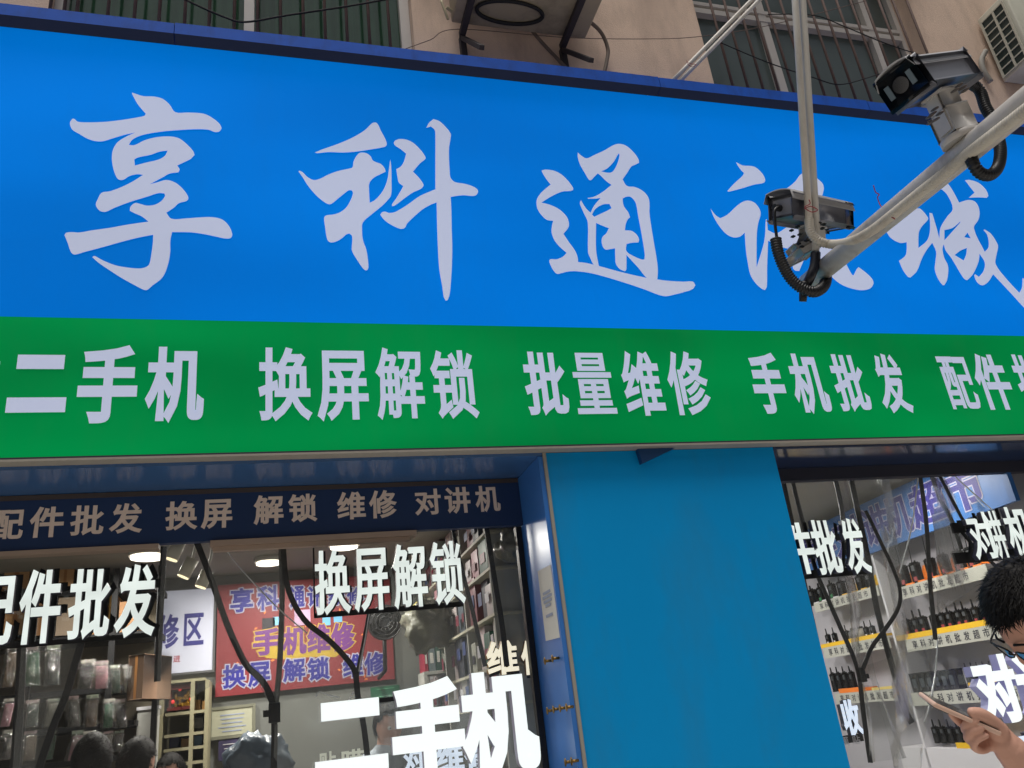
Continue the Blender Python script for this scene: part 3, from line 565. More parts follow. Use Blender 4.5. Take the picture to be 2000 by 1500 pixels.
for (x0, y0, x1, y1, c_) in ((512, 1206, 537, 1232, (40, 36, 44)), (533, 1204, 548, 1222, (120, 180, 214)), (630, 1202, 645, 1222, (110, 176, 220)), (652, 1200, 668, 1216, (110, 176, 220)), (575, 1190, 606, 1222, (190, 160, 190))):
    m = MB(); a = F6.st(x0, y1); c = F6.st(x1, y0); slab(m, F6, a[0], c[0], a[1], c[1], .001, off=.0018); m.build('printed_picture', mat('print_%d_%d' % (x0, y0), c_, .6, var=.2), bn)
wo = mat('outline_white', (160, 158, 176), .6); yo = mat('outline_yellow', (180, 150, 60), .6)
for ch, *e in (('享',200,200,378,190,290,95,265,285),('科',410,180,580,180,500,75,540,265),('通',665,180,780,180,720,80,720,245),('讯',800,170,945,170,880,80,880,240),('维',965,160,1095,160,1020,90,1020,228),('修',1110,160,1242,160,1180,88,1180,218),
                ('换',140,790,320,770,240,690,170,880),('屏',340,770,510,770,430,672,420,862),('解',612,730,785,730,700,643,700,822),('锁',800,730,975,730,880,635,880,815),('维',1078,700,1235,700,1150,612,1150,792),('修',1245,690,1410,690,1330,595,1290,775)):
    bx = zbox(F6, e, 400, 1125); letter(ch, F6, bx, wo, bn, bold=(.03, .03), off=.0022, grow=.008, name='outline', n8=False); letter(ch, F6, bx, blue_txt, bn, bold=(.03, .03), off=.0036, n8=False)
for ch, *e in (('手',375,500,600,500,480,410,450,622),('机',605,500,795,500,700,395,700,615),('维',800,490,980,490,880,378,880,602),('修',985,480,1170,480,1080,362,1080,585)):
    bx = zbox(F6, e, 400, 1125); letter(ch, F6, bx, yo, bn, bold=(.04, .04), off=.0022, grow=.007, name='outline', n8=False); letter(ch, F6, bx, purple_txt, bn, bold=(.04, .04), off=.0036, n8=False)
# framed certificate and printed notices on the back wall
def frame_thing(name, label, cat, x0, y0, x1, y1, fm, pm, lines=0, lm=None, plane=F6, grp=None, fw=.02):
    a = plane.st(x0, y1); c = plane.st(x1, y0); t = thing(name, label, cat, plane.w(*a), grp)
    m = MB(); slab(m, plane, a[0], c[0], a[1], c[1], .02); m.build('sheet', pm, t)
    if fm:
        m = MB()
        for r_ in ((a[0]-fw, a[0]-.001, a[1]-fw, c[1]+fw), (c[0]+.001, c[0]+fw, a[1]-fw, c[1]+fw), (a[0], c[0], c[1]+.001, c[1]+fw), (a[0], c[0], a[1]-fw, a[1]-.001)): slab(m, plane, *r_, .03, off=.006)
        m.build('frame', fm, t)
    if lines:
        m = MB(); H = c[1]-a[1]; W = c[0]-a[0]
        for k in range(lines):
            z = c[1]-H*(.22+.62*k/max(1, lines-1)); L = W*random.uniform(.45, .8) if k else W*.6
            slab(m, plane, (a[0]+c[0]-L)/2, (a[0]+c[0]+L)/2, z-H*.02, z+H*.02, .001, off=.0022)
        m.build('print_lines', lm or MATS['faint_ink'], t)
    return t
frame_thing('certificate', 'framed certificate on the back wall under the red banner', 'certificate', 413, 1380, 493, 1440, mat('cert_frame', (120, 120, 104), .5), mat('cert_paper', (172, 172, 150), .8), 5)
frame_thing('wall_notice', 'dark blue notice with white lines left of the shrine shelf', 'notice', 271, 1390, 310, 1411, None, mat('notice_dark', (52, 50, 84), .6), 3, white_board)
frame_thing('wall_notice', 'dark blue and red notice below the framed certificate', 'notice', 426, 1442, 469, 1487, None, mat('notice_dark2', (56, 50, 82), .6, var=.3, vscale=12), 4, white_board)
frame_thing('wall_notice', 'small green notice right of the red banner foot', 'notice', 725, 1337, 780, 1366, None, mat('notice_green', (22, 92, 62), .6), 2, mat('green_print', (120, 190, 150), .6))
# bookcase with shrine
FK = facade(BY-.3)
bc = thing('bookcase', 'cream open bookcase under the white wall sign', 'bookcase', FK.w(*FK.st(355, 1500)))
cream = mat('cream_board', (150, 144, 116), .6, var=.05)
a = FK.st(311, 1560); c = FK.st(402, 1328); m = MB()
for px in (312, 373, 402): s_ = FK.st(px, 1440)[0]; m.box(s_-.012, s_+.012, BY-.3, BY-.02, 0, c[1])
m.build('upright', cream, bc); m = MB()
for py in (1330, 1393, 1435, 1463, 1492): z = FK.st(355, py)[1]; m.box(a[0]+.013, FK.st(401, py)[0]-.001, BY-.299, BY-.021, z-.009, z+.009)
m.build('shelf', cream, bc); m = MB(); m.box(a[0], c[0], BY-.02, BY-.012, 0, c[1]); m.build('back', mat('bookcase_back', (140, 134, 112), .7), bc)
sr = thing('shrine_ornament', 'red and gold shrine ornament on top shelf of the bookcase', 'shrine', FK.w(*FK.st(350, 1392)))
a = FK.st(324, 1392); c = FK.st(380, 1333); m = MB(); xa, xb, za, zb = a[0], c[0], a[1]+.01, c[1]
m.box(xa, xb, BY-.26, BY-.08, za, za+.02); m.box(xa+.01, xa+.025, BY-.25, BY-.1, za+.02, zb-.03); m.box(xb-.025, xb-.01, BY-.25, BY-.1, za+.02, zb-.03); m.box(xa-.005, xb+.005, BY-.27, BY-.08, zb-.03, zb); m.box(xa+.02, xb-.02, BY-.1, BY-.09, za+.02, zb-.03)
m.build('case', mat('shrine_red', (92, 30, 28), .45, var=.3, vscale=20), sr); m = MB(); rr = random.Random(5)
for k in range(34):
    x = rr.uniform(xa+.03, xb-.03); z = za+.03+rr.random()**1.6*(zb-za-.08); m.ell((x, BY-.17+rr.uniform(-.05, .04), z), (rr.uniform(.006, .014), 0, 0), (0, .01, 0), (0, 0, rr.uniform(.006, .018)), 0, 8, 6)
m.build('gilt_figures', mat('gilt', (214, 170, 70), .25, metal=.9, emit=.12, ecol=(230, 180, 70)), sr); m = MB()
for px, py in ((336, 1370), (372, 1364), (350, 1345)): p = FK.st(px, py); m.ell((p[0], BY-.25, p[1]), (.011, 0, 0), (0, .01, 0), (0, 0, .013))
m.build('red_lights', mat('red_glow', (220, 50, 50), .4, emit=.8), sr)
def carton(label, plane, x0, y0, x1, y1, depth, mt, cat='box', name='cardboard_box', grp=None, rot=0, tape=None):
    a = plane.st(x0, y1); c = plane.st(x1, y0); cx = (a[0]+c[0])/2; w = (c[0]-a[0])/2; h = (c[1]-a[1])/2
    cc = plane.w(cx, a[1]+h, -depth/2); t = thing(name, label, cat, cc-Vector((0, 0, h)), grp)
    S = Matrix.Rotation(rot, 3, 'Z') @ plane.S; n = Matrix.Rotation(rot, 3, 'Z') @ plane.n
    m = MB(); m.obox(cc, S*w, n*depth/2, (0, 0, h), 0, bev=min(.004, w*.1)); m.build('carton', mt, t)
    if tape: m = MB(); m.obox(cc+n*(depth/2+.0006), S*w*.16, n*.0005, (0, 0, h*.995)); m.build('tape', tape, t)
    return t
for k, (x0, y0, x1, y1, col, lab) in enumerate(((330, 1438, 350, 1461, (36, 46, 88), 'small dark blue carton in the bookcase'), (353, 1441, 370, 1461, (150, 110, 50), 'small tan carton in the bookcase'), (377, 1436, 395, 1458, (120, 160, 200), 'pale blue carton in the bookcase'), (379, 1400, 397, 1424, (120, 120, 124), 'grey folded packet in the bookcase'), (378, 1366, 392, 1391, (160, 120, 60), 'tan carton beside the shrine ornament'), (394, 1368, 401, 1391, (150, 112, 58), 'narrow tan carton at the end of the shrine shelf'))):
    carton(lab, facade(BY-.2), x0, y0, x1, y1, .1, mat('carton_small_%d' % k, col, .6, var=.2, vscale=20), name='small_carton', cat='carton', grp='small cartons in the bookcase')
cb = thing('cabinet', 'plain white cabinet end between the packets and the bookcase', 'cabinet', at(285, 1500, BY-.4))
a = facade(BY-.4).st(259, 1560); c = facade(BY-.4).st(309, 1384); m = MB(); m.box(a[0], c[0], BY-.4, BY-.1, 0, c[1]); m.build('carcass', room_wall, cb)
m = MB(); m.box(a[0]-.006, c[0]+.006, BY-.41, BY-.09, c[1]+.001, c[1]+.02); m.build('top', white_board, cb)
# storage rack with cartons, packets below
FR = facade(5.72)
rk = thing('storage_rack', 'black metal rack with cartons and clear packets behind the left window', 'rack', FR.w(*FR.st(130, 1500)))
m = MB()
for px in (-70, 70, 224, 312): s_ = FR.st(px, 1180)[0]; m.box(s_-.016, s_+.016, 5.70, 5.73, 0, CZ-.02)
m.build('post', black_matte, rk); m = MB()
for py in (1157, 1247, 1352, 1424, 1490): z = FR.st(140, py)[1]; m.box(FR.st(-120, 1180)[0], FR.st(275 if py > 1250 else 312, 1180)[0], 5.735, 6.1, z-.016, z+.016)
m.build('shelf', black_matte, rk); m = MB(); m.box(FR.st(-120, 1180)[0], FR.st(300, 1180)[0], 6.11, 6.13, 0, CZ-.1); m.build('back_panel', mat('rack_back', (112, 104, 88), .8), rk)
FC = facade(5.76); tape = mat('brown_tape', (150, 104, 60), .4)
for k, (x0, y0, x1, y1, mt, lab) in enumerate(((-52, 1104, -4, 1154, cardboard, 'brown carton at the far left of the top rack shelf'), (4, 1100, 61, 1153, cardboard, 'tan carton on the top rack shelf left of the black post'), (80, 1102, 104, 1149, cardboard2, 'narrow dark carton just right of the black post on the top shelf'), (108, 1096, 148, 1147, cardboard, 'tan carton under the bright lamp end of the top shelf'), (152, 1110, 206, 1144, room_grey, 'flat grey carton on the top rack shelf'),
        (-48, 1178, -2, 1243, cardboard2, 'dark brown carton at the far left of the second shelf'), (2, 1168, 56, 1243, cardboard, 'tall tan carton at the left of the second shelf'), (60, 1176, 104, 1243, cardboard2, 'brown carton in the middle of the second shelf'), (107, 1164, 158, 1243, mat('carton_grey', (138, 122, 104), .8, var=.15), 'greyish carton with a red mark on the second shelf'), (161, 1178, 205, 1243, cardboard, 'tan carton behind the lit letters on the second shelf'), (209, 1160, 226, 1242, mat('carton_yellow', (206, 158, 82), .8, var=.1), 'upright yellow tan carton on the second shelf'), (229, 1172, 274, 1241, cardboard2, 'brown open carton at the right end of the second shelf'))):
    carton(lab, FC, x0, y0, x1, y1, .3, mt, grp='cartons on the storage rack', tape=tape if k % 3 != 2 else None)
carton('large brown carton standing beside the packets under the white wall sign', facade(5.5), 266, 1276, 306, 1366, .3, mat('cardboard_old', (86, 64, 46), .9, var=.2), rot=R(-24), tape=tape)
bag = clear('packet_film', (.92, .93, .9), .20, .14, bump=1.0, bscale=44, milk=.035)
cols = [(30, 38, 36), (170, 120, 132), (40, 60, 50), (150, 144, 130), (60, 56, 54), (120, 96, 70), (30, 96, 62)]
PK = [(150,1290,182,1346),(184,1292,215,1346),(219,1300,240,1354),(242,1300,266,1352),(134,1360,162,1420),(165,1358,193,1420),(199,1366,224,1422),(227,1366,252,1422),(130,1428,158,1486),(161,1428,190,1486),(196,1429,218,1470),(220,1428,240,1468),
      (2,1262,34,1342),(48,1262,86,1340),(90,1262,122,1338),(-2,1366,24,1420),(48,1368,78,1420),(84,1366,112,1420),(2,1426,30,1484),(44,1428,74,1486),(84,1428,108,1484)]
where = ['upper', 'upper', 'upper', 'upper', 'middle', 'middle', 'middle', 'middle', 'bottom', 'bottom', 'bottom', 'bottom']
cname = ['dark', 'pinkish', 'dark green', 'cream', 'charcoal', 'tan', 'bright green']
for k, (x0, y0, x1, y1) in enumerate(PK):
    FP = facade(5.56+.03*(k % 3)); a = FP.st(x0, y1); c = FP.st(x1, y0); w, h = (c[0]-a[0])*1.22, (c[1]-a[1])*1.08; a = (a[0]-w*.09, a[1]-h*.03); c = (a[0]+w, a[1]+h); Yp = FP.O.y; tl_ = random.Random(k*7).uniform(-.14, .14); TZ = lambda x, z: (x+tl_*(z-a[1]), z)
    row = ('upper', 'middle', 'bottom')[0 if y0 < 1350 else 1 if y0 < 1424 else 2]
    side = 'behind the black straps' if x0 < 125 else 'near the brown carton' if x0 > 195 else 'in the middle of the rack'
    t = thing('clear_packet', '%s phone case in shiny clear packet, %s row, %s' % (cname[k % 7], row, side), 'packet', FP.w((a[0]+c[0])/2, a[1]), 'clear packets hanging on the rack')
    m = MB(); N = 7; M_ = 9; rr = random.Random(k)
    for j in range(M_+1):
        for i in range(N+1):
            u, v = i/N, j/M_; puff = math.sin(math.pi*u)**.5*math.sin(math.pi*min(1, v*1.05+.02))**.5
            m.v.append((a[0]+w*u+rr.uniform(-.006, .006)+tl_*h*v, Yp-.02-.035*puff+rr.uniform(-.012, .012), a[1]+h*v))
    for j in range(M_):
        for i in range(N): q = j*(N+1)+i; m.face((q, q+1, q+N+2, q+N+1), 0, True)
    m.build('wrapper', bag, t); m = MB(); m.obox(((a[0]+c[0])/2+tl_*h*.42, Yp+.008, a[1]+h*.42), (w*.36, 0, 0), (0, .008, 0), (tl_*h*.40, 0, h*.40), 0, bev=.004)
    m.build('phone_case', mat('case_%d' % (k % 7), cols[k % 7], .35, var=.3, vscale=18), t)
    m = MB(); m.obox(((a[0]+c[0])/2+tl_*h*.93, Yp-.022, a[1]+h*.93), (w*.40, 0, 0), (0, .0015, 0), (0, 0, h*.055)); m.build('header_card', mat('card_%d' % (k % 3), ((190, 184, 172), (176, 150, 150), (170, 180, 160))[k % 3], .5), t)
# right-hand side shelving of the left room, running back from the window
SX = 1.30
FS = Plane((SX, 0, 0), (0, -1, 0), (-1, 0, 0))
sh_ = thing('wall_shelving', 'white wall shelving stacked with stock along the right of the left room', 'shelving', (SX, 5, 0))
zl = [atx(px, py, SX-.22).z for px, py in ((930, 1064), (935, 1132), (960, 1205), (920, 1320), (900, 1390))]
m = MB()
for z in zl: m.box(SX-.25, SX+.05, 4.05, BY-.02, z-.014, z)
m.build('shelf', mat('shelf_cream', (188, 184, 164), .6), sh_); m = MB()
for y in (4.1, 4.75, 5.45, 6.15): m.box(SX-.24, SX+.05, y-.012, y+.012, .02, CZ-.02)
m.build('upright', room_wall, sh_)
rr = random.Random(11)
pal = [(196, 150, 160), (186, 176, 176), (60, 64, 74), (150, 146, 138), (40, 92, 74), (206, 190, 192), (120, 60, 70), (170, 172, 160), (90, 100, 112), (206, 202, 196)]
pn_ = ['pink', 'pale grey', 'charcoal', 'grey', 'dark green', 'pale pink', 'maroon', 'olive grey', 'slate', 'white']
cnt = 0
for li, z in enumerate(zl):
    y = 4.16
    while y < 6.05:
        w = rr.uniform(.09, .19); h = rr.uniform(.16, .27) if li != 1 else rr.uniform(.12, .2)
        if any(abs(y+w/2-u) < w/2+.02 for u in (4.75, 5.45)): y += .06; continue
        ci = rr.randrange(10); d = rr.uniform(.10, .2)
        t = thing('stock_box', '%s stock box, %s from the front on the %s white wall shelf' % (pn_[ci], ORD[min(11, cnt)], ('topmost', 'second', 'middle', 'fourth', 'lowest')[li]), 'box', (SX-.15, y+w/2, z), 'stock boxes on the white wall shelving')
        m = MB(); m.box(SX-.23+rr.uniform(0, .03), SX-.23+d, y, y+w, z+.0005, z+h, 0, bev=.003); m.build('carton', mat('stock_%d' % ci, pal[ci], .5, var=.12, vscale=9), t)
        m = MB(); m.obox((SX-.2335, y+w*.5, z+h*rr.uniform(.4, .6)), (.0006, 0, 0), (0, w*.28, 0), (0, 0, h*.14)); m.build('printed_label', mat('stock_lab_%d' % (ci % 4), ((120, 40, 60), (200, 200, 205), (50, 70, 120), (40, 44, 50))[ci % 4], .5), t)
        cnt += 1; y += w+rr.uniform(.006, .05)
    cnt = 0
# stuffed plastic bags on the shelving
def lump(label, c, r, mt, seed, name='plastic_bag', cat='bag'):
    bm = bmesh.new(); bmesh.ops.create_icosphere(bm, subdivisions=4, radius=1)
    for v in bm.verts:
        d = noise.noise(v.co*1.6+Vector((seed, 0, 0)))*.42+abs(noise.noise(v.co*4+Vector((0, seed, 0))))*.30; v.co = v.co*(1+d)
        v.co = Vector((v.co.x*r[0], v.co.y*r[1], v.co.z*r[2]))+Vector(c)
    m = MB(); m.bm(bm, 0, True)
    return tag(m.build(name, mt), label, cat)
bagm = mat('bag_milky', (104, 104, 92), .3, var=.2, vscale=8, bump=.5, bscale=18)
lump('large crumpled milky plastic bag of stock left of the wall shelving', at(835, 1222, 5.3), (.16, .12, .14), bagm, 3)
lump('small grey plastic bag high on the wall shelving', atx(1000, 1063, SX-.16), (.07, .1, .07), bagm, 8)
lump('yellow green stuffed bag on top of the milky bag', at(822, 1192, 5.35), (.05, .04, .05), mat('bag_yellow', (150, 138, 40), .5, var=.2), 5)
fs = thing('floor_shelf', 'low shelf of upright coloured folders behind the largest lit letters', 'shelf', at(880, 1400, 5.6))
F56 = facade(5.6); a = F56.st(828, 1312); c = F56.st(935, 1246); m = MB(); m.box(a[0], c[0], 5.6, 5.85, a[1]-.02, a[1]); m.box(a[0], a[0]+.02, 5.6, 5.85, 0, a[1]-.021); m.box(c[0]-.02, c[0], 5.6, 5.85, 0, a[1]-.021); m.build('shelf_board', room_wall, fs)
x = a[0]+.01; k = 0; fc = [(150, 40, 60), (110, 124, 128), (40, 80, 70), (150, 150, 140), (120, 40, 52), (70, 90, 70), (160, 140, 60)]; fn = ['crimson', 'blue grey', 'dark green', 'cream', 'maroon', 'moss green', 'ochre']
while x < c[0]-.05:
    w = rr.uniform(.022, .05); t = thing('folder', '%s upright folder, %s on the low folder shelf' % (fn[k % 7], ORD[min(11, k)]), 'folder', (x+w/2, 5.62, a[1]), 'folders on the low shelf')
    hgt = (c[1]-a[1])*rr.uniform(.75, 1); m = MB(); m.box(x, x+w, 5.61, 5.82, a[1]+.0005, a[1]+hgt); m.build('cover', mat('folder_%d' % (k % 7), fc[k % 7], .5), t)
    m = MB(); m.box(x+w*.25, x+w*.75, 5.6085, 5.6095, a[1]+hgt*.3, a[1]+hgt*.7); m.build('spine_label', paper, t); x += w+.004; k += 1
fan = thing('round_fan', 'round black fan beside the red banner', 'fan', at(752, 1215, 5.7))
c = at(752, 1215, 5.7); m = MB()
for r_ in (.11, .085, .06, .035): m.tube([c+Vector((math.cos(t*math.pi/16)*r_, 0, math.sin(t*math.pi/16)*r_)) for t in range(33)], .005, 6)
for k in range(12): t = k*math.pi/6; m.tube([c+Vector((math.cos(t)*.02, 0, math.sin(t)*.02)), c+Vector((math.cos(t)*.11, 0, math.sin(t)*.11))], .003, 5)
m.build('guard', black, fan); m = MB(); m.tube([c+Vector((0, .05, 0)), c+Vector((0, .062, 0))], .112, 30); m.build('back_cover', black_matte, fan); m = MB()
for k in range(4):
    t = k*math.pi/2+.3; d = Vector((math.cos(t), 0, math.sin(t))); e_ = Vector((-d.z, 0, d.x)); m.obox(c+d*.055+Vector((0, .025, 0)), d*.045, e_*.03+Vector((0, .012, 0)), Vector((0, .002, 0)))
m.build('blade', black_matte, fan); m = MB(); m.tube([c+Vector((0, .0, 0)), c+Vector((0, .09, 0))], .04, 16); m.tube([c+Vector((0, .06, -.03)), c+Vector((0, .12, -.3)), c+Vector((0, .5, -.32))], .014, 8); m.build('motor', black, fan)

# ================================================================== right room with the walkie-talkie wall
room('bright walkie-talkie showroom behind the right window', 1.70, 6.4, 3.80, 7.6, 2.82, room_wall, mat('ceiling_grey2', (150, 148, 140), .8, var=.08), True, True)
ceiling_lamp(1738, 917, .055, 'small downlight in the ceiling above the blue banner', 14, grp='downlights in the showroom ceiling', z=2.80)
for k, (x, y) in enumerate(((2.75, 4.5), (3.3, 5.6), (3.2, 6.8))):
    t = thing('ceiling_lamp', 'showroom downlight hidden above the window head, %s from the glass' % ORD[k], 'lamp', (x, y, 2.80), 'downlights in the showroom ceiling')
    m = MB(); m.tube([(x, y, 2.815), (x, y, 2.79)], .11, 28); m.build('housing', white_pl, t); m = MB(); m.tube([(x, y, 2.789), (x, y, 2.78)], .095, 28); m.build('diffuser', MATS['lamp_glow'], t)
    l = bpy.data.lights.new('lamp_light', 'AREA'); l.shape = 'DISK'; l.size = .3; l.energy = 25; l.color = (1, .96, .92)
    o = bpy.data.objects.new('lamp_light', l); COL.objects.link(o); o.location = (x, y, 2.76); o.parent = t; o.matrix_parent_inverse = t.matrix_world.inverted()
P0 = at(1920, 1130, 4.2); dv = Vector((.1, 1, 0)).normalized(); FW_ = Plane((P0.x, P0.y, 0), -dv, (-dv.y, dv.x, 0))
dw = thing('display_wall', 'white display wall of labelled shelves for walkie-talkies', 'display', FW_.w(0, 0))
sL = FW_.st(1560, 1250)[0]-.3; sR = FW_.st(1990, 1250)[0]+.5
m = MB(); slab(m, FW_, sL, sR, 0, 2.80, .04, off=-.20); m.build('back_panel', mat('display_back', (176, 174, 180), .6, var=.04), dw)
lbl = mat('shelf_label_grey', (176, 176, 166), .5); ink = mat('shelf_ink', (30, 30, 44), .6)
def strip(x0, y0, x1, y1, hpx, text, tx0, tx1):
    a = FW_.st(x0, y0); c = FW_.st(x1, y1); z = (a[1]+c[1])/2; xm, ym = (x0+x1)/2, (y0+y1)/2
    h = FW_.st(xm, ym)[1]-FW_.st(xm, ym+hpx)[1]
    m = MB(); slab(m, FW_, a[0], c[0], z-h, z, .012); so_ = m.build('shelf_label', lbl, dw)
    m = MB(); slab(m, FW_, a[0], c[0], z-.012, z-.001, .185, off=-.0125); m.build('shelf', white_board, dw)
    s0, s1 = FW_.st(tx0, ym)[0], FW_.st(tx1, ym)[0]; n = len(text); st_ = (s1-s0)/n
    for k, ch in enumerate(text): letter(ch, FW_, (s0+st_*(k+.18), s0+st_*(k+.82), z-h*.82, z-h*.16), ink, so_, bold=(.02, .012), off=.001, n8=False)
    return z
TXT = '享科对讲机批发超市'
zR1 = strip(1745, 1148, 1925, 1104, 27, TXT, 1752, 1895)
zL1 = strip(1588, 1175, 1714, 1148, 20, TXT, 1594, 1698)
zR2 = strip(1765, 1245, 1966, 1221, 27, TXT, 1772, 1936)
zL2 = strip(1606, 1262, 1734, 1246, 23, TXT, 1612, 1726)
zR3 = strip(1768, 1352, 1998, 1340, 28, TXT, 1806, 1990)
zL3 = strip(1630, 1354, 1752, 1346, 22, TXT, 1636, 1748)
zR4 = FW_.st(1870, 1462)[1]
m = MB(); slab(m, FW_, FW_.st(1755, 1462)[0], sR, zR4-.012, zR4, .185); slab(m, FW_, FW_.st(1755, 1462)[0], sR, zR4-.16, zR4-.012, .02); m.build('shelf', white_board, dw)
m = MB(); s_ = FW_.st(1748, 1250)[0]; slab(m, FW_, s_-.012, s_+.012, .3, 2.75, .2); m.build('divider', white_board, dw)
bb = thing('blue_banner', 'blue banner with dark outlined characters above the display shelves', 'banner', FW_.w(*FW_.st(1740, 990), .03))
FBn = Plane(FW_.w(0, 0, .03), FW_.S, FW_.n)
s0 = FBn.st(1548, 1070)[0]; s1 = FBn.st(1975, 950)[0]; zt = FBn.st(1800, 930)[1]; zb_ = FBn.st(1780, 1052)[1]
m = MB(); slab(m, FBn, s0, s1, zb_, zt, .03); m.build('panel', mat('banner_blue', (34, 92, 156), .5, var=.06), bb)
s_a = FBn.st(1560, 1030)[0]; s_b = FBn.st(1925, 960)[0]
txt = '享科对讲机超市'; edges = [(1548, 1580), (1582, 1628), (1628, 1682), (1684, 1730), (1726, 1776), (1778, 1848), (1842, 1920)]
for ch, (xa, xb) in zip(txt, edges):
    yy = 1078-(xa-1548)*.38; bx = (FBn.st(xa, yy)[0], FBn.st(xb, yy-20)[0], zb_+(zt-zb_)*.12, zb_+(zt-zb_)*.88)
    letter(ch, FBn, bx, wo, bb, bold=(.028, .026), off=.002, grow=.008, name='outline', n8=False); letter(ch, FBn, bx, mat('banner_ink', (40, 36, 112), .6), bb, bold=(.028, .026), off=.0035, n8=False)
RG = 'walkie-talkies on the display shelves'
def radio(px, z, hpx, apx, wpx, label, accent=None, thin=False, off=.1, body=None):
    ym = 750
    s_ = None
    # find the pixel height of this shelf at px
    lo, hi = 900, 1600
    for _ in range(40):
        ym = (lo+hi)/2
        if FP_.st(px, ym)[1] > z: lo = ym
        else: hi = ym
    s_ = FP_.st(px, ym)[0]; k = FP_.st(px, ym-10)[1]-FP_.st(px, ym)[1]; k /= 10
    h = hpx*k*1.18; ah = apx*k*1.1; w = wpx*k*.57; c = FP_.w(s_, z, 0)
    t = thing('walkie_talkie', label, 'walkie-talkie', c, RG); m = MB()
    S, n = FP_.S, FP_.n; m.obox(c+Vector((0, 0, h*.45)), S*w, n*w*.6, (0, 0, h*.45), 0, bev=w*.25)
    m.obox(c+Vector((0, 0, h*.93)), S*w*.8, n*w*.5, (0, 0, h*.05), 0, bev=w*.12); m.build('body', body or mat('radio_black', (9, 9, 11), .65, spec=.2), t)
    m = MB(); b_ = c-S*w*.55+Vector((0, 0, h*.97)); m.tube([b_, b_+Vector((0, 0, ah))+S*(.1*ah if thin else 0)], [w*(.1 if thin else .3), w*(.06 if thin else .22)], 8); m.build('antenna', black_matte, t)
    m = MB(); m.tube([c+S*w*.5+Vector((0, 0, h*.97)), c+S*w*.5+Vector((0, 0, h*1.07))], w*.2, 8); m.build('knob', black_matte, t)
    m = MB(); m.obox(c+n*w*.62+Vector((0, 0, h*.72)), S*w*.55, n*w*.02, (0, 0, h*.13)); m.build('speaker', mat('speaker_grey', (58, 62, 66), .5), t)
    if accent: m = MB(); m.obox(c+n*w*.63+Vector((0, 0, h*.22)), S*w*.55, n*w*.03, (0, 0, h*.10)); m.build('sticker', accent, t)
    return s_, k, c
red_st = mat('red_sticker', (140, 44, 48), .5); green_st = mat('green_screen', (40, 120, 70), .5); grey_rad = mat('grey_radio', (150, 148, 140), .4)
def holder(px, z, hpx, wpx, label, mt):
    lo, hi = 900, 1600
    for _ in range(40):
        ym = (lo+hi)/2
        if FP_.st(px, ym)[1] > z: lo = ym
        else: hi = ym
    s_ = FP_.st(px, ym)[0]; k = (FP_.st(px, ym-10)[1]-FP_.st(px, ym)[1])/10; h = hpx*k; w = wpx*k*.5; c = FP_.w(s_, z, -.022)
    t = thing('radio_holder', label, 'holder', c, 'coloured holders behind the walkie-talkies'); S, n = FP_.S, FP_.n; m = MB()
    i = len(m.v)
    for q in ((-1, 0), (1, 0), (1, .7), (.55, 1), (-.55, 1), (-1, .7)): m.v.append(tuple(c+S*w*q[0]+Vector((0, 0, h*q[1]+.001))))
    for q in ((-1, 0), (1, 0), (1, .7), (.55, 1), (-.55, 1), (-1, .7)): m.v.append(tuple(c+S*w*q[0]-n*.03+Vector((0, 0, h*q[1]+.001))))
    m.face(range(i, i+6)); m.face(list(range(i+6, i+12))[::-1])
    for q in range(6): m.face((i+q, i+6+q, i+6+(q+1) % 6, i+(q+1) % 6))
    m.build('back_plate', mt, t); m = MB(); m.obox(c+n*.03+Vector((0, 0, h*.06+.001)), S*w, n*.026, (0, 0, h*.06)); m.build('foot', mt, t)
FP_ = Plane(FW_.w(0, 0, -.06), FW_.S, FW_.n)
for k, px in enumerate((1772, 1796, 1826, 1852, 1880, 1905)):
    radio(px, zR1, 38, 48, 17, 'black walkie-talkie with a long whip antenna in an orange holder, %s from the left' % ORD[k], red_st, True)
    holder(px+13, zR1, 34, 25, 'orange radio holder on the top right shelf, %s from the left' % ORD[k], orange)
for k, px in enumerate((1778, 1796, 1810, 1832, 1848, 1862, 1880, 1893, 1913, 1930, 1948)):
    radio(px, zR2+.022, 29, 16, 14, 'black walkie-talkie with red sticker on the yellow tray, %s from the left' % ORD[k], red_st)
for k, px in enumerate((1592, 1608, 1630, 1648, 1666, 1685, 1702)):
    radio(px, zL1, 27, 9, 14, '%s walkie-talkie on the top left shelf, %s from the pillar' % ('green screened' if k in (1, 2) else 'black', ORD[k]), green_st if k in (1, 2) else None)
    holder(px+9, zL1, 25, 17, '%s radio holder on the top left shelf, %s from the pillar' % ('white' if k < 3 else 'yellow', ORD[k]), white_board if k < 3 else yellow)
for k, px in enumerate((1621, 1634, 1658, 1696, 1708)):
    radio(px, zL2+.018, 18, 12, 9, 'slim silver edged walkie-talkie on the second left shelf, %s from the pillar' % ORD[k], white_board)
for k, px in enumerate((1671, 1685)):
    p = None; lo, hi = 900, 1600
    for _ in range(40):
        ym = (lo+hi)/2
        if FP_.st(px, ym)[1] > zL2+.018: lo = ym
        else: hi = ym
    s_ = FP_.st(px, ym)[0]; c = FP_.w(s_, zL2+.018, 0); t = thing('charger_cup', '%s charger cup between the slim radios on the second left shelf' % ('dark grey', 'silver')[k], 'charger', c)
    m = MB(); m.tube([c, c+Vector((0, 0, .055)), c+Vector((0, 0, .075))], [.042, .042, .030], 18); m.build('cup', (steel, grey_rad)[k] if k else mat('dark_cup', (90, 90, 92), .4), t); m = MB(); m.tube([c+Vector((0, 0, .0755)), c+Vector((0, 0, .09))], .022, 14); m.build('socket', black, t)
for k, px in enumerate((1634, 1645, 1657, 1670)):
    radio(px, zL3+.02, 30, 12, 11, 'tall black walkie-talkie on the lowest left shelf, %s from the pillar' % ORD[k])
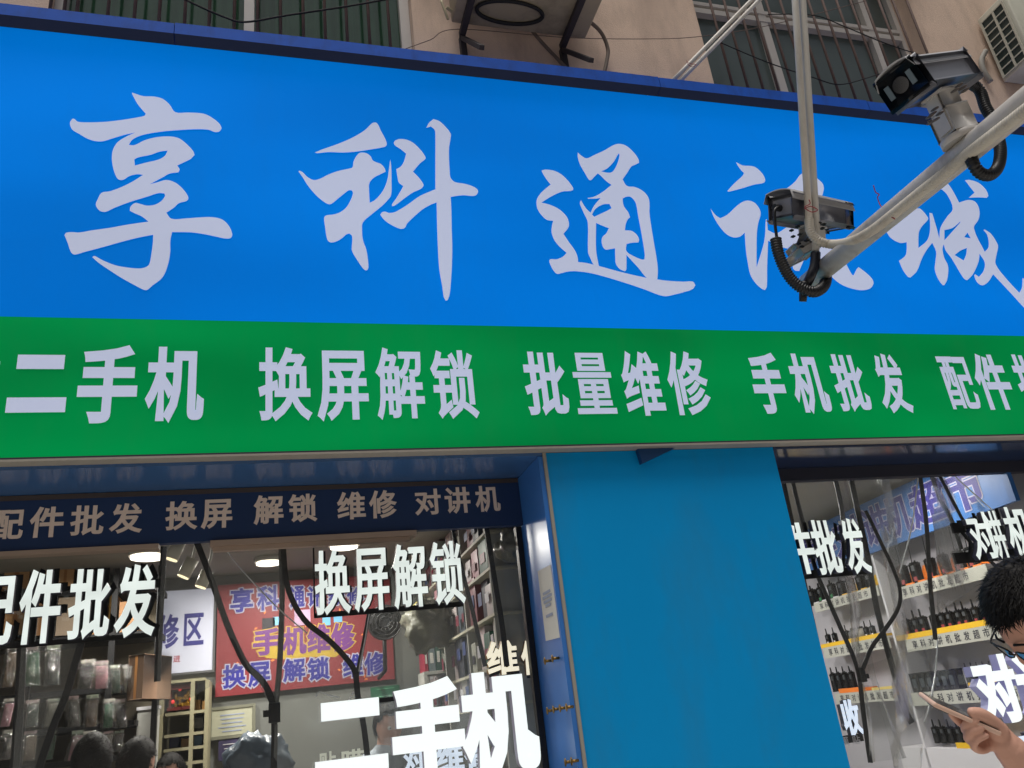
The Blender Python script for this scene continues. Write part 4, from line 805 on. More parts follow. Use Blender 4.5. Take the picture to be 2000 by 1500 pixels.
for k, px in enumerate((1896, 1908, 1919, 1931, 1944)):
    radio(px, zR3+.03, 22, 14, 9, 'small black walkie-talkie behind the large lit letters, %s from the left' % ORD[k])
for k, px in enumerate((1834, 1848, 1863, 1879, 1895, 1912)):
    radio(px, zR4+.03, 26, 14, 12, 'black walkie-talkie on the bottom shelf behind the hand, %s from the left' % ORD[k])
def tray(x0, x1, z, h, label, mt):
    s0, s1 = FP_.st(x0, 1250)[0], FP_.st(x1, 1250)[0]; t = thing('display_tray', label, 'tray', FP_.w((s0+s1)/2, z), 'coloured trays under the walkie-talkies')
    m = MB(); slab(m, FW_, s0, s1, z+.001, z+h, .012, off=-.005); m.build('front', mt, t); m = MB(); slab(m, FW_, s0, s1, z+.001, z+h*.75, .12, off=-.018); m.build('base', mt, t)
tray(1762, 1960, zR2, .036, 'long yellow tray under the row of red stickered radios', yellow)
tray(1606, 1732, zL2, .03, 'narrow yellow tray on the second left shelf', yellow)
tray(1626, 1672, zL3, .034, 'orange tray on the lowest left shelf', orange)
tray(1690, 1756, zL3, .02, 'pale yellow tray seen through the clear film', mat('pale_yellow', (214, 190, 110), .5))
tray(1880, 1990, zR3, .034, 'yellow tray behind the large lit letters', yellow)
tray(1822, 1935, zR4, .034, 'yellow tray on the bottom shelf behind the hand', yellow)
for k in range(6):   # black multi chargers
    px = 1796+k*15; s_ = FP_.st(px, 1330)[0]; c = FP_.w(s_, zR3, .01); t = thing('radio_charger', 'black desk charger block on the third right shelf, %s from the left' % ORD[k], 'charger', c, 'black charger blocks on the third shelf')
    m = MB(); m.obox(c+Vector((0, 0, .062)), FP_.S*.040, FP_.n*.03, (0, 0, .06), 0, bev=.006); m.build('case', black, t); m = MB(); m.obox(c+FP_.n*.031+Vector((0, 0, .06)), FP_.S*.022, FP_.n*.002, (0, 0, .03)); m.build('slot', mat('slot_grey', (60, 66, 72), .3), t)

# ================================================================== clear strip curtains with black edge straps
def ribbon(pl, pts, w, m, y=0, sub=6, th=.004):
    P = [Vector(pl.st(*p)) for p in pts]; P = spline(P, sub) if len(P) > 2 else [P[0].lerp(P[1], k/6) for k in range(7)]
    n = len(P); base = len(m.v)
    for k in range(n):
        T = (P[min(k+1, n-1)]-P[max(k-1, 0)]).normalized(); N = Vector((-T.y, T.x))*w/2; d = y+.006*math.sin(k*.35+pts[0][0])
        for s_, o_ in ((1, 0), (-1, 0), (-1, -th), (1, -th)): m.v.append(tuple(pl.w(P[k].x+N.x*s_, P[k].y+N.y*s_, d+o_)))
    for k in range(n-1):
        for j in range(4): a = base+k*4+j; b_ = base+k*4+(j+1) % 4; m.face((a, b_, b_+4, a+4), 0, False)
    m.face((base, base+1, base+2, base+3)); m.face([base+(n-1)*4+j for j in (3, 2, 1, 0)])
def sheet(pl, A, B, m, y=0, amp=.02, seed=0, N=8, sub=5):
    A = spline([Vector(pl.st(*p)) for p in A], sub); B = spline([Vector(pl.st(*p)) for p in B], sub); n = min(len(A), len(B)); base = len(m.v)
    for k in range(n):
        for i in range(N+1):
            q = A[k].lerp(B[k], i/N); d = y+amp*noise.noise((q.x*9+seed, q.y*2.5, seed))+amp*.5*math.sin(i/N*math.pi*2+k*.15)
            m.v.append(tuple(pl.w(q.x, q.y, d)))
    for k in range(n-1):
        for i in range(N): a = base+k*(N+1)+i; m.face((a, a+1, a+N+2, a+N+1), 0, True)
FQ = facade(3.86)
strap_m = mat('strap_black', (30, 31, 33), .5, var=.15, vscale=20)
cu = thing('strip_curtain', 'clear plastic door curtain with black edge straps in the left opening', 'curtain', at(540, 1400, 3.86))
for k, (pts, w, y) in enumerate((([(384, 1058), (412, 1130), (440, 1210), (462, 1262), (482, 1300), (508, 1325), (524, 1350), (534, 1385), (536, 1440), (534, 1520)], .026, .0), ([(549, 1066), (551, 1170), (546, 1300), (539, 1372)], .024, -.02),
        ([(553, 1066), (558, 1130), (572, 1175), (598, 1216), (640, 1250), (672, 1282), (692, 1312), (698, 1360), (710, 1420), (722, 1520)], .024, .02), ([(722, 1196), (712, 1250), (704, 1290), (697, 1330)], .018, -.03),
        ([(318, 1064), (313, 1160), (309, 1250), (305, 1330)], .026, -.03), ([(40, 1258), (34, 1380), (24, 1520)], .034, -.02), ([(163, 1246), (150, 1290), (132, 1350), (104, 1420), (72, 1520)], .028, .01), ([(888, 1024), (900, 1080), (925, 1180), (952, 1300)], .02, -.05), ([(954, 1022), (968, 1120), (985, 1220), (995, 1300)], .026, -.04), ([(1030, 1020), (1047, 1120), (1066, 1240), (1090, 1400), (1100, 1520)], .024, -.03))):
    m = MB(); ribbon(FQ, pts, w, m, y); m.build('strap', strap_m, cu)
m = MB(); sheet(FQ, [(388, 1062), (440, 1210), (482, 1300), (534, 1385)], [(549, 1066), (551, 1170), (546, 1300), (541, 1385)], m, .005, .02, 2); sheet(FQ, [(553, 1066), (558, 1130), (598, 1216), (672, 1282), (698, 1360), (722, 1500)], [(552, 1066), (551, 1170), (546, 1300), (539, 1372), (536, 1440), (534, 1500)], m, .0, .02, 5)
sheet(FQ, [(318, 1066), (313, 1160), (309, 1250), (305, 1400)], [(388, 1062), (412, 1130), (440, 1210), (482, 1300)], m, -.01, .015, 9); sheet(FQ, [(722, 1196), (712, 1250), (700, 1320), (720, 1500)], [(900, 1080), (925, 1180), (952, 1300), (960, 1500)], m, -.03, .02, 12)
sheet(FQ, [(40, 1258), (34, 1380), (28, 1440), (24, 1520)], [(163, 1246), (132, 1350), (104, 1420), (72, 1520)], m, -.01, .02, 15)
m.build('film', film, cu)
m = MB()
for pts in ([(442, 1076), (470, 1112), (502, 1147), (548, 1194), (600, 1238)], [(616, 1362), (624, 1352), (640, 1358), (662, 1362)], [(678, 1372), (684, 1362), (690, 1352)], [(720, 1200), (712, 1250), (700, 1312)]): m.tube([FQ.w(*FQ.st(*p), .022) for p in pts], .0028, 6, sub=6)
m.build('glint_edge', mat('film_glint_edge', (215, 218, 220), .15, spec=.8), cu)  # white tubes stand in for highlights on the wrinkled clear film
m = MB(); c = FQ.st(536, 1392); p = FQ.w(*c, .012); m.obox(p, (.024, 0, 0), (0, .012, 0), (0, 0, .040), 0, bev=.004); m.obox(p+Vector((-.03, 0, .0)), (.016, 0, 0), (0, .01, 0), (0, 0, .014), 0, bev=.003); m.build('clip', black, cu)
cu2 = thing('strip_curtain', 'clear plastic door curtain with black edge straps in the right opening', 'curtain', at(1700, 1400, 3.86))
for k, (pts, w, y) in enumerate((([(1532, 915), (1548, 1000), (1572, 1110), (1592, 1200), (1615, 1310), (1640, 1420)], .03, -.03), ([(1544, 915), (1568, 1020), (1592, 1110), (1620, 1172), (1650, 1245), (1676, 1312), (1688, 1390), (1700, 1490)], .026, .0), ([(1637, 915), (1652, 980), (1660, 1060)], .03, -.04), ([(1664, 915), (1684, 1020), (1704, 1110), (1722, 1200), (1745, 1295), (1768, 1370), (1788, 1412)], .036, -.02), ([(1684, 1000), (1712, 1060), (1738, 1110), (1750, 1150), (1746, 1190), (1722, 1232), (1694, 1268), (1678, 1306)], .022, .03),
        ([(1796, 915), (1806, 1000), (1814, 1090), (1822, 1180), (1826, 1250)], .028, .0), ([(1820, 915), (1840, 975), (1862, 1020), (1882, 1072)], .03, -.01), ([(1828, 930), (1862, 1000), (1900, 1062), (1940, 1110)], .022, .03), ([(1940, 915), (1962, 980), (1975, 1040)], .03, -.03))):
    m = MB(); ribbon(FQ, pts, w, m, y); m.build('strap', strap_m, cu2)
m = MB(); sheet(FQ, [(1546, 915), (1568, 1020), (1620, 1172), (1676, 1312), (1700, 1490)], [(1790, 920), (1776, 1030), (1748, 1180), (1700, 1280), (1770, 1480)], m, .0, .03, 3); sheet(FQ, [(1688, 1300), (1700, 1350), (1720, 1420), (1740, 1500)], [(1828, 1250), (1824, 1300), (1812, 1370), (1790, 1500)], m, .02, .03, 7)
sheet(FQ, [(1664, 915), (1704, 1110), (1745, 1295), (1788, 1412)], [(1796, 915), (1814, 1090), (1826, 1250), (1806, 1400)], m, -.025, .025, 11); sheet(FQ, [(1796, 915), (1814, 1000), (1822, 1090), (1826, 1200)], [(1842, 915), (1900, 965), (1960, 1020), (2020, 1070)], m, .01, .02, 13)
m.build('film', film2, cu2)
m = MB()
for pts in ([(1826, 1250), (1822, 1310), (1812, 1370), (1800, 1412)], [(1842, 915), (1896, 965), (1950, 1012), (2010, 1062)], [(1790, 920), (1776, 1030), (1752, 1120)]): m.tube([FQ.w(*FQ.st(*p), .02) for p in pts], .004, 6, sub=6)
m.build('glint_edge', mat('film_glint_edge', (215, 218, 220), .15, spec=.8), cu2)
m = MB(); p = FQ.w(*FQ.st(1681, 1318), .014); m.obox(p, (.014, 0, 0), (0, .012, 0), (0, 0, .036), 0, bev=.004); m.obox(p+Vector((.022, 0, -.01)), (.012, 0, 0), (0, .008, 0), (0, 0, .012), 0, bev=.003); m.build('clip', black, cu2)

# ================================================================== camera arm over the street
TIP = dep(1578, 552, 2.9); FAR = dep(2010, 196, 1.90); AX = (FAR-TIP).normalized(); END = FAR+AX*1.6
arm = thing('camera_arm', 'pale grey pipe arm reaching in from the right with two security cameras', 'pole', END)
m = MB(); m.tube([TIP, FAR, END], [.034, .034, .034], 32); m.build('pipe', pole_m, arm)
m = MB(); pp_ = END; m.tube([(pp_.x, pp_.y, 0), (pp_.x, pp_.y, END.z+.25)], .06, 32); m.build('post', pole_m, arm)
# twin conduits and the corrugated sleeve
c1 = thing('conduit_pipe', 'left white conduit pipe hanging down and turning into a ribbed sleeve along the arm', 'pipe', dep(1553, 0, 2.95))
m = MB(); A_ = [dep(1546, -90, 3.0), dep(1553, 0, 2.95), dep(1580, 430, 2.78)]; m.tube(A_, .0125, 16); m.build('pipe', white_pl, c1)
armd = lambda px: 1/(1/2.9+(px-1578)/432*(1/1.9-1/2.9))
rb = [dep(1580, 428, 2.78), dep(1583, 452, 2.76), dep(1598, 470, 2.75), dep(1625, 477, 2.735)]+[dep(px, py, armd(px)-.042) for px, py in ((1660, 472), (1700, 452), (1740, 422), (1785, 386), (1835, 347), (1890, 302), (1950, 256), (2015, 206), (2080, 156))]
m = MB(); m.tube(rb, .0135, 14, sub=6, corr=(.0022, .008)); m.build('ribbed_sleeve', mat('sleeve_white', (196, 190, 178), .5, dirt=(140, 126, 108), dscale=12, damt=.5), c1)
c2 = thing('conduit_pipe', 'right white conduit pipe hanging down to a black taped end', 'pipe', dep(1567, 0, 2.95))
m = MB(); m.tube([dep(1560, -90, 3.0), dep(1567.5, 0, 2.96), dep(1594, 440, 2.80), dep(1593, 498, 2.79)], .0125, 16); m.build('pipe', white_pl, c2)
m = MB(); m.tube([dep(1593, 494, 2.785), dep(1591, 518, 2.77), dep(1583, 540, 2.76), dep(1573, 560, 2.77)], .0165, 14, sub=5); m.build('tape_wrap', mat('pvc_tape', (30, 32, 42), .3), c2)
def tie(label, pts):
    m = MB(); m.tube(pts, .0016, 6, sub=5); return tag(m.build('wire_tie', red_wire), label, 'wire tie', 'red wire ties')
def loop(c, ax, r, n=14, slip=.004): 
    a = ax.orthogonal().normalized(); b_ = ax.cross(a); return [c+a*math.cos(k*2*math.pi/n)*r+b_*math.sin(k*2*math.pi/n)*r+ax*slip*k/n for k in range(2*n+3)]
tie('red wire tied round both conduit pipes above the lower camera', [dep(1571, 408, 2.74), dep(1583, 403, 2.74), dep(1597, 410, 2.76), dep(1585, 414, 2.75), dep(1572, 405, 2.74), dep(1582, 398, 2.735), dep(1580, 390, 2.73)])
tie('red wire tied round the arm and the ribbed sleeve', [dep(1706, 362, 2.42), dep(1710, 375, 2.42), dep(1717, 380, 2.43)]+[dep(px, py, armd(px)-o) for px, py, o in ((1714, 386, .036), (1720, 402, .038), (1732, 416, .05), (1742, 424, .056), (1748, 428, .05))])
# --- the cameras
def cctv(label, front, rear, up, w, h, flip=False):
    t = thing('security_camera', label, 'security camera', (front+rear)/2, 'security cameras on the pipe arm')
    ax = (rear-front).normalized(); u = (up-ax*up.dot(ax)).normalized(); s_ = ax.cross(u); L = (rear-front).length; c = (front+rear)/2
    m = MB(); m.obox(c+ax*.008, ax*(L/2-.02), s_*w/2*.92, u*h/2*.86, 0, bev=h*.16); m.build('housing', mat('cam_grey', (136, 138, 148), .4, var=.06, vscale=20), t)
    m = MB(); m.obox(front+ax*.018, ax*.020, s_*w/2*.97, u*h/2*.92, 0, bev=h*.10); fo = m.build('front_hood', mat('cam_black', (10, 16, 24), .2), t)
    m = MB(); m.tube([front-ax*.003, front+ax*.01], h*.24, 24); m.build('lens', mat('cam_lens', (14, 20, 30), .08, spec=.9), fo)
    for q in (-1, 1): m = MB(); m.obox(front-ax*.0035+s_*w*.33*q, ax*.002, s_*w*.07, u*h*.22, 0); m.build('infrared_window', mat('ir_window', (96, 112, 122), .15), fo)
    m = MB(); N = 12; b0 = 0; W2 = w*.56
    for lay in (0, .0035):   # curved sun shield
        for k in range(N+1):
            a = k/N*2-1; x = a*W2; z = h*.50+h*.13*(1-a*a)-(h*.30 if abs(a) > .93 else 0)
            for e_, yy in ((-.02, 0), (1.03, 1)): m.v.append(tuple(front+ax*(L*e_)+s_*x+u*(z+lay)))
    for lay in (0, 1):
        o_ = lay*(N+1)*2
        for k in range(N): q = o_+k*2; m.face((q, q+1, q+3, q+2), 0, True)
    for k in range(N):
        q = k*2; o_ = (N+1)*2; m.face((q, q+2, q+2+o_, q+o_)); m.face((q+1, q+3, q+3+o_, q+1+o_))
    m.build('sun_shield', mat('cam_shield', (186, 186, 188), .4, var=.06, vscale=14), t)
    m = MB(); m.tube([rear-ax*.012-u*h*.02+s_*w*.1, rear+ax*.02-u*h*.02+s_*w*.1], .012, 14); m.build('cable_gland', black, t)
    return t, ax, u, s_, c
def plate(m, c, a, b_, n, th=.0025): m.obox(c, a, b_, n*th/2)
ca, ax, u, s_, c = cctv('lower grey security camera at the arm tip seen from behind, pointing right', dep(1640, 427, 3.05), dep(1524, 404, 2.80), iv(.10, -1, .12), .100, .088)
mtw = mat('bracket_white', (196, 192, 188), .4, var=.05, vscale=20)
m = MB(); J = c-u*.052
# cradle, hinge cheeks and slotted saddle reaching down to the arm
m.obox(J, ax*.055, s_*.028, u*.0035, 0); m.obox(J-u*.03-s_*.026, ax*.042+u*.008, u*.028, s_*.0018); m.obox(J-u*.03+s_*.026, ax*.042+u*.008, u*.028, s_*.0018)
base = dep(1566, 494, 2.86); d_ = (base-J); m.obox(J+d_*.55, d_*.30, s_*.024, ax*.016, 0, bev=.004); m.build('bracket', mtw, ca)
m = MB(); d2 = AX; n2 = (base-(TIP+AX*(base-TIP).dot(AX))).normalized(); e2 = d2.cross(n2); m.obox(base+n2*-.004, d2*.05, e2*.036, n2*.014, 0, bev=.004); m.obox(base+n2*.022, d2*.03, e2*.03, n2*.012, 0, bev=.003); m.build('base_plate', mtw, ca)
m = MB()
for k, (px, py, dd) in enumerate(((1546, 450, 2.80), (1558, 443, 2.80), (1562, 458, 2.80), (1549, 462, 2.80), (1600, 436, 2.80), (1609, 438, 2.80), (1606, 446, 2.80), (1560, 476, 2.80), (1566, 482, 2.80), (1575, 470, 2.8))):
    m = MB(); p = dep(px, py, dd); m.obox(p, iv(.0045, .0015)*1, iv(-.001, .0022), FW*.012); m.build('slot', black_matte, ca)
m = MB(); m.tube([dep(1522, 404, 2.79), dep(1513, 412, 2.78), dep(1514, 440, 2.77), dep(1518, 470, 2.76)], .0055, 8, sub=5); m.build('cable', black, ca)
hs1 = MB(); hs1.tube([dep(1515, 466, 2.76), dep(1519, 490, 2.75), dep(1530, 520, 2.74), dep(1546, 546, 2.73), dep(1568, 564, 2.72), dep(1590, 570, 2.72), dep(1606, 562, 2.75), dep(1613, 548, 2.80), dep(1612, 532, 2.88)], .0165, 16, sub=7, corr=(.003, .009))
hose1 = tag(hs1.build('cable_hose', hose_b), 'black ribbed hose looping under the arm tip from the lower camera', 'hose', 'black ribbed camera hoses')
m = MB(); m.tube([dep(1571, 552, 2.76), dep(1569, 575, 2.75), dep(1568, 589, 2.75)], [.016, .014, .012], 14, sub=4); tag(m.build('hose_end', hose_b), 'short taped hose end dangling below the arm tip', 'hose')
fr, re_ = dep(1760, 166, 2.06), dep(1868, 148, 2.26)
cb_, ax, u, s_, c = cctv('upper grey security camera on the arm with its dark front facing the viewer', fr, re_, iv(-.72, -.66, -.1), .096, .086)
foot = TIP+AX*((dep(1862, 250, 2.12)-TIP).dot(AX)); n3 = (c-foot); n3 = (n3-AX*n3.dot(AX)).normalized(); e3 = AX.cross(n3)
m = MB(); m.tube([foot+n3*.030, foot+n3*.048, foot+n3*.052], [.048, .048, .040], 28); m.build('base_plate', mtw, cb_)
m = MB(); q = foot+n3*.052; top = c-u*.046; d_ = top-q; md = q.lerp(top, .5)
m.obox(q.lerp(top, .28), d_*.28, e3*.030, AX*.034, 0, bev=.005); m.obox(q.lerp(top, .72), d_*.26, e3*.024, AX*.026, 0, bev=.004); m.obox(top, ax*.05, s_*.03, u*.003); m.obox(md+e3*.032, d_*.42, AX*.022, e3*.0018); m.obox(md-e3*.032, d_*.42, AX*.022, e3*.0018); m.build('bracket', mtw, cb_)
m = MB()
for px, py in ((1886, 158), (1893, 163), (1898, 168), (1878, 168), (1828, 220), (1834, 214), (1840, 226), (1848, 214), (1830, 232), (1838, 205)):
    m = MB(); r_ = ray(px, py); p = EYE+r_*1.995; m.ell(p+FW*.03, iv(.004, .0015), iv(-.001, .0025), FW*.02, 0, 8, 6)
    m.build('bolt', mat('bolt_brown', (92, 80, 72), .5), cb_)
m = MB(); m.tube([re_-u*.005, re_+ax*.03-u*.02, dep(1912, 175, 2.30), dep(1925, 210, 2.27), dep(1940, 235, 2.24), dep(1948, 262, 2.20), dep(1954, 296, 2.14), dep(1949, 326, 2.10), dep(1933, 342, 2.06), dep(1913, 337, 2.05), dep(1900, 318, 2.05), dep(1894, 296, 2.09), dep(1896, 272, 2.14)], .0128, 16, sub=7, corr=(.0026, .008))
tag(m.build('cable_hose', hose_b), 'black ribbed hose looping under the arm from the upper camera', 'hose', 'black ribbed camera hoses')

# ================================================================== things on the upper wall
FWl = facade(WY-.02)
for k, (d0, lab) in enumerate((((0), 'upper of the two slanting white pipes rising behind the sign'), ((1), 'lower of the two slanting white pipes rising behind the sign'))):
    o_ = k*9; p = [at(1300+o_*1.0, 172+o_*.6, 3.50), at(1345+o_*.9, 126+o_*.75, 3.46), at(1474+o_*.5, -6+o_*1.2, 3.30), at(1600+o_*.4, -135+o_*1.2, 3.1)]
    m = MB(); m.tube(p, .0135, 14); tag(m.build('conduit_pipe', white_pl), lab, 'pipe')
tie('red wire tied round the two slanting pipes', [at(1341, 118, 3.42), at(1344, 126, 3.42), at(1352, 130, 3.42), at(1360, 126, 3.43), at(1351, 125, 3.42), at(1342, 121, 3.42)])
# outdoor air conditioner seen from below, on two dark brackets
au = thing('air_conditioner', 'grimy beige air conditioner unit seen from below on rusty brackets', 'air conditioner', at(1000, 40, WY))
cream_d = mat('unit_beige', (150, 138, 116), .7, var=.18, vscale=5, dirt=(80, 70, 58), dscale=5, damt=.7)
zU = 5.60; xl, xr = atz(868, 6, zU).x, atz(1148, 38, zU).x
x0_ = at(880, 0, 3.5).x; x1_ = at(1140, 30, 3.5).x; zU = at(1135, 40, 3.40).z
m = MB(); m.box(x0_, x1_, 3.20, 3.54, zU, zU+.55, 0, bev=.012); m.build('casing', cream_d, au)
m = MB(); cx = (x0_+x1_)/2-.1; m.tube([(cx+.17*math.cos(k*math.pi/20), 3.36, zU-.004) if False else (cx+.20*math.cos(k*math.pi/20), 3.40+.08*math.sin(k*math.pi/20), zU-.012) for k in range(41)], .012, 8); m.build('base_ring', black_matte, au)
for bx in (at(903, 60, 3.58).x, at(1095, 60, 3.58).x):
    m = MB(); m.box(bx-.018, bx+.018, 3.20, 3.60, zU-.04, zU-.004); m.box(bx-.018, bx+.018, 3.585, WY-.001, zU-.55, zU-.04); m.obox((bx, 3.42, zU-.26), (.014, 0, 0), (0, .165, .20), (0, .010, -.008))
    m.build('bracket', mat('bracket_rust', (48, 42, 44), .8, var=.3, vscale=20), au)
m = MB(); m.tube([at(1012, -10, 3.45), at(1020, 25, 3.5), at(1038, 58, 3.56), at(1065, 90, 3.58), at(1105, 132, 3.57)], .011, 10, sub=6); tag(m.build('drain_hose', mat('hose_brown', (110, 96, 84), .7)), 'brown drain hose running down to the sign under the unit', 'hose')
m = MB(); m.tube([at(1130, 25, 3.45), at(1152, 42, 3.5), at(1175, 65, 3.55), at(1187, 95, 3.57), at(1185, 120, 3.57), at(1178, 150, 3.56)], .012, 10, sub=6); tag(m.build('drain_hose', MATS['hose_brown']), 'grey brown hose curving down right of the beige unit', 'hose')
m = MB(); m.tube([at(862, 2, 3.45), at(870, 24, 3.45), at(875, 38, 3.46)], .008, 8, sub=4); m.tube([at(872, 14, 3.48), at(886, 26, 3.5), at(900, 40, 3.52)], .010, 8, sub=4); tag(m.build('pipe_stub', mat('pipe_cream', (170, 160, 130), .6)), 'short cream pipe stubs at the left bracket of the unit', 'pipe')
# air conditioner at the right edge, side grille towards us
ag = thing('air_conditioner', 'pale air conditioner unit with a square grille at the top right', 'air conditioner', at(1957, 165, WY))
cX = at(1956, 165, WY-.0).x; zb2 = at(1956, 165, WY).z; yf = atx(2004, 118, cX).y
m = MB(); m.box(cX, cX+.8, yf-.06, WY-.02, zb2, zb2+.62, 0, bev=.012); m.build('casing', mat('unit_pale', (196, 194, 178), .55, var=.06, dirt=(140, 132, 112), dscale=6, damt=.4), ag)
m = MB(); yA, yB = yf-.02, WY-.045
m.box(cX-.004, cX-.001, yA, yB, zb2+.03, zb2+.56); m.build('grille_hole', mat('grille_dark', (34, 52, 50), .5), ag)
m = MB()
for k in range(9): z = zb2+.03+.53*k/8; m.box(cX-.012, cX-.005, yA, yB, z-.004, z+.004)
for t in (0, .45, 1): y = yA+(yB-yA)*t; m.box(cX-.014, cX-.0055, y-.008, y+.008, zb2+.022, zb2+.568)
m.build('grille', MATS['unit_pale'], ag)
m = MB(); m.tube([at(1925, 100, WY-.03), at(1917, 118, WY-.03), at(1922, 140, WY-.03), at(1935, 160, WY-.03)], .02, 10, sub=5); tag(m.build('pipe_sleeve', mat('sleeve_grey', (140, 136, 128), .7)), 'grey insulated pipe bend left of the square grille', 'pipe')
def wire(label, pts, r=.004, mt=black_matte):
    m = MB(); m.tube(pts, r, 6, sub=6); tag(m.build('cable', mt), label, 'cable', 'cables strung across the upper wall')
wire('black cable sagging across the green window', [at(340, -12, 3.5), at(380, 8, 3.5), at(440, 34, 3.5), at(480, 43, 3.5), at(560, 30, 3.5), at(680, 12, 3.5), at(770, -4, 3.5)], .006)
wire('thin brown wire crossing the pink wall under the beige unit', [at(790, 96, 3.56), at(840, 78, 3.56), at(895, 57, 3.56), at(1100, 73, 3.56), at(1250, 76, 3.56), at(1360, 72, 3.56), at(1500, 50, 3.55), at(1690, 2, 3.55)], .0025, mat('wire_brown', (96, 78, 70), .7))
wire('dark wire hanging in two sags over the right window', [at(1400, 80, 3.55), at(1500, 122, 3.55), at(1590, 152, 3.55), at(1640, 165, 3.55), at(1700, 150, 3.55), at(1745, 135, 3.55), at(1780, 118, 3.55)], .004)
wire('dark wire from the right window jamb to the pale unit', [at(1500, 28, 3.55), at(1590, 30, 3.55), at(1650, 52, 3.55), at(1730, 85, 3.55), at(1800, 108, 3.55)], .004)

# ================================================================== people
def head_verts(bm_scale=1):
    bm = bmesh.new(); bmesh.ops.create_uvsphere(bm, u_segments=56, v_segments=40, radius=1)
    for v in bm.verts: v.co = head_pt(v.co)
    return bm
def G(a, b): return math.exp(-(a/b)**2)
def head_pt(d, grow=0):
    x, y, z = d.x*.075, d.y*.095, d.z*.116
    if z < 0: t = min(1, -z/.116); x *= 1-.30*t*t; y *= (1-.10*t) if y > 0 else (1-.45*t)
    if z > .03 and y > 0: y *= 1-.10*((z-.03)/.09)
    if y > .02:
        f = min(1, (y-.02)/.03)
        y += f*(.024*G(x, .011)*max(0, min(1, (.03-z)/.055))*(1 if z > -.028 else G(z+.028, .010)) - .011*(G(x-.032, .017)+G(x+.032, .017))*G(z-.006, .013) + .005*G(z-.026, .010)*G(x, .05)
            + .006*G(x, .024)*G(z+.058, .007)+.007*G(x, .022)*G(z+.072, .008) - .004*G(x, .026)*G(z+.065, .0035) + .010*G(x, .022)*G(z+.100, .014) + .004*(G(x-.042, .02)+G(x+.042, .02))*G(z+.02, .02))
    p = Vector((x, y, z))
    return p+d.normalized()*grow if grow else p
def hair_region(d):   # hairline: forehead, temples, above the ears, nape
    if d.y > .35: return d.z > .56+.12*abs(d.x)-.25*max(0, abs(d.x)-.55)
    if d.y > -.05: return d.z > .30-.3*(.35-d.y)
    return d.z > -.48
def hairs(M, parent, rnd, strands=1800, ln=.035, fuzz=.012, mt=hair_m):
    bm = bmesh.new(); bmesh.ops.create_uvsphere(bm, u_segments=56, v_segments=40, radius=1)
    bmesh.ops.delete(bm, geom=[f for f in bm.faces if not hair_region(f.calc_center_median())], context='FACES')
    for v in bm.verts:
        d = v.co.normalized(); edge = 0.0 if v.is_boundary else 1.0
        v.co = head_pt(d, .003+edge*(.009+fuzz*abs(noise.noise(d*6))))
    bm.transform(M); m = MB(); m.bm(bm, 0, True)
    for k in range(strands):
        while True:
            d = Vector((rnd.gauss(0, 1), rnd.gauss(0, 1), rnd.gauss(0, 1))).normalized()
            if hair_region(d): break
        p = head_pt(d, .008); t = (Vector((rnd.uniform(-.6, .6), .55+rnd.uniform(-.4, .4), -.35+rnd.uniform(-.4, .3)))); t = (t-d*t.dot(d)).normalized()
        L = ln*rnd.uniform(.5, 1.1); s_ = d.cross(t)*.0014; q1 = p+t*L*.5+d*.006; q2 = p+t*L+d*rnd.uniform(.0, .013)
        i = len(m.v)
        for q in (p-s_, p+s_, q1+s_*.8, q1-s_*.8, q2): m.v.append(tuple(M @ q))
        m.face((i, i+1, i+2, i+3)); m.face((i+3, i+2, i+4))
    return m.build('hair', mt, parent)
def remesh(m, name, mt, parent, vox, smooth=4):
    o = m.build(name, mt, None); r_ = o.modifiers.new('r', 'REMESH'); r_.mode = 'VOXEL'; r_.voxel_size = vox
    s_ = o.modifiers.new('s', 'SMOOTH'); s_.factor = .5; s_.iterations = smooth
    bpy.context.view_layer.update(); me = bpy.data.meshes.new_from_object(o.evaluated_get(bpy.context.evaluated_depsgraph_get()))
    old = o.data; o.modifiers.clear(); o.data = me; bpy.data.meshes.remove(old)
    for p in me.polygons: p.use_smooth = True
    if not me.materials: me.materials.append(mt)
    o.parent = parent; o.matrix_parent_inverse = parent.matrix_world.inverted(); return o
def capsule(m, pts, rs, seg=16, sub=4):
    P = [Vector(p) for p in pts]; n = len(P)
    Q = spline(P, sub) if n > 2 else P; R_ = []
    for k in range(n-1):
        for j in range(sub if n > 2 else 1): R_.append(rs[k]+(rs[k+1]-rs[k])*(j/sub if n > 2 else 0))
    R_.append(rs[-1]); m.tube(Q, R_, seg)
    for p, r_ in ((P[0], rs[0]), (P[-1], rs[-1])): m.ell(p, (r_, 0, 0), (0, r_, 0), (0, 0, r_), 0, 16, 10)
def eyes(M, parent):
    for q in (-1, 1):
        e_ = MB(); c = M @ Vector((.032*q, .074, .006)); r_ = .0125
        e_.ell(c, (r_, 0, 0), (0, r_, 0), (0, 0, r_), 0, 16, 10); f = (M.to_3x3() @ Vector((0, 1, -.1))).normalized(); a = f.orthogonal().normalized()
        e_.ell(c+f*r_*.72, a*r_*.5, f.cross(a)*r_*.5, f*r_*.36, 1, 12, 8); e_.build('eye', [mat('eye_white', (220, 214, 206), .3), mat('iris', (36, 26, 22), .2)], parent)
def ears(m, M):
    for q in (-1, 1): m.ell(M @ Vector((.074*q, -.012, -.006)), M.to_3x3() @ Vector((.008, .004*q, 0)), M.to_3x3() @ Vector((0, .017, .004)), M.to_3x3() @ Vector((0, -.004, .031)))
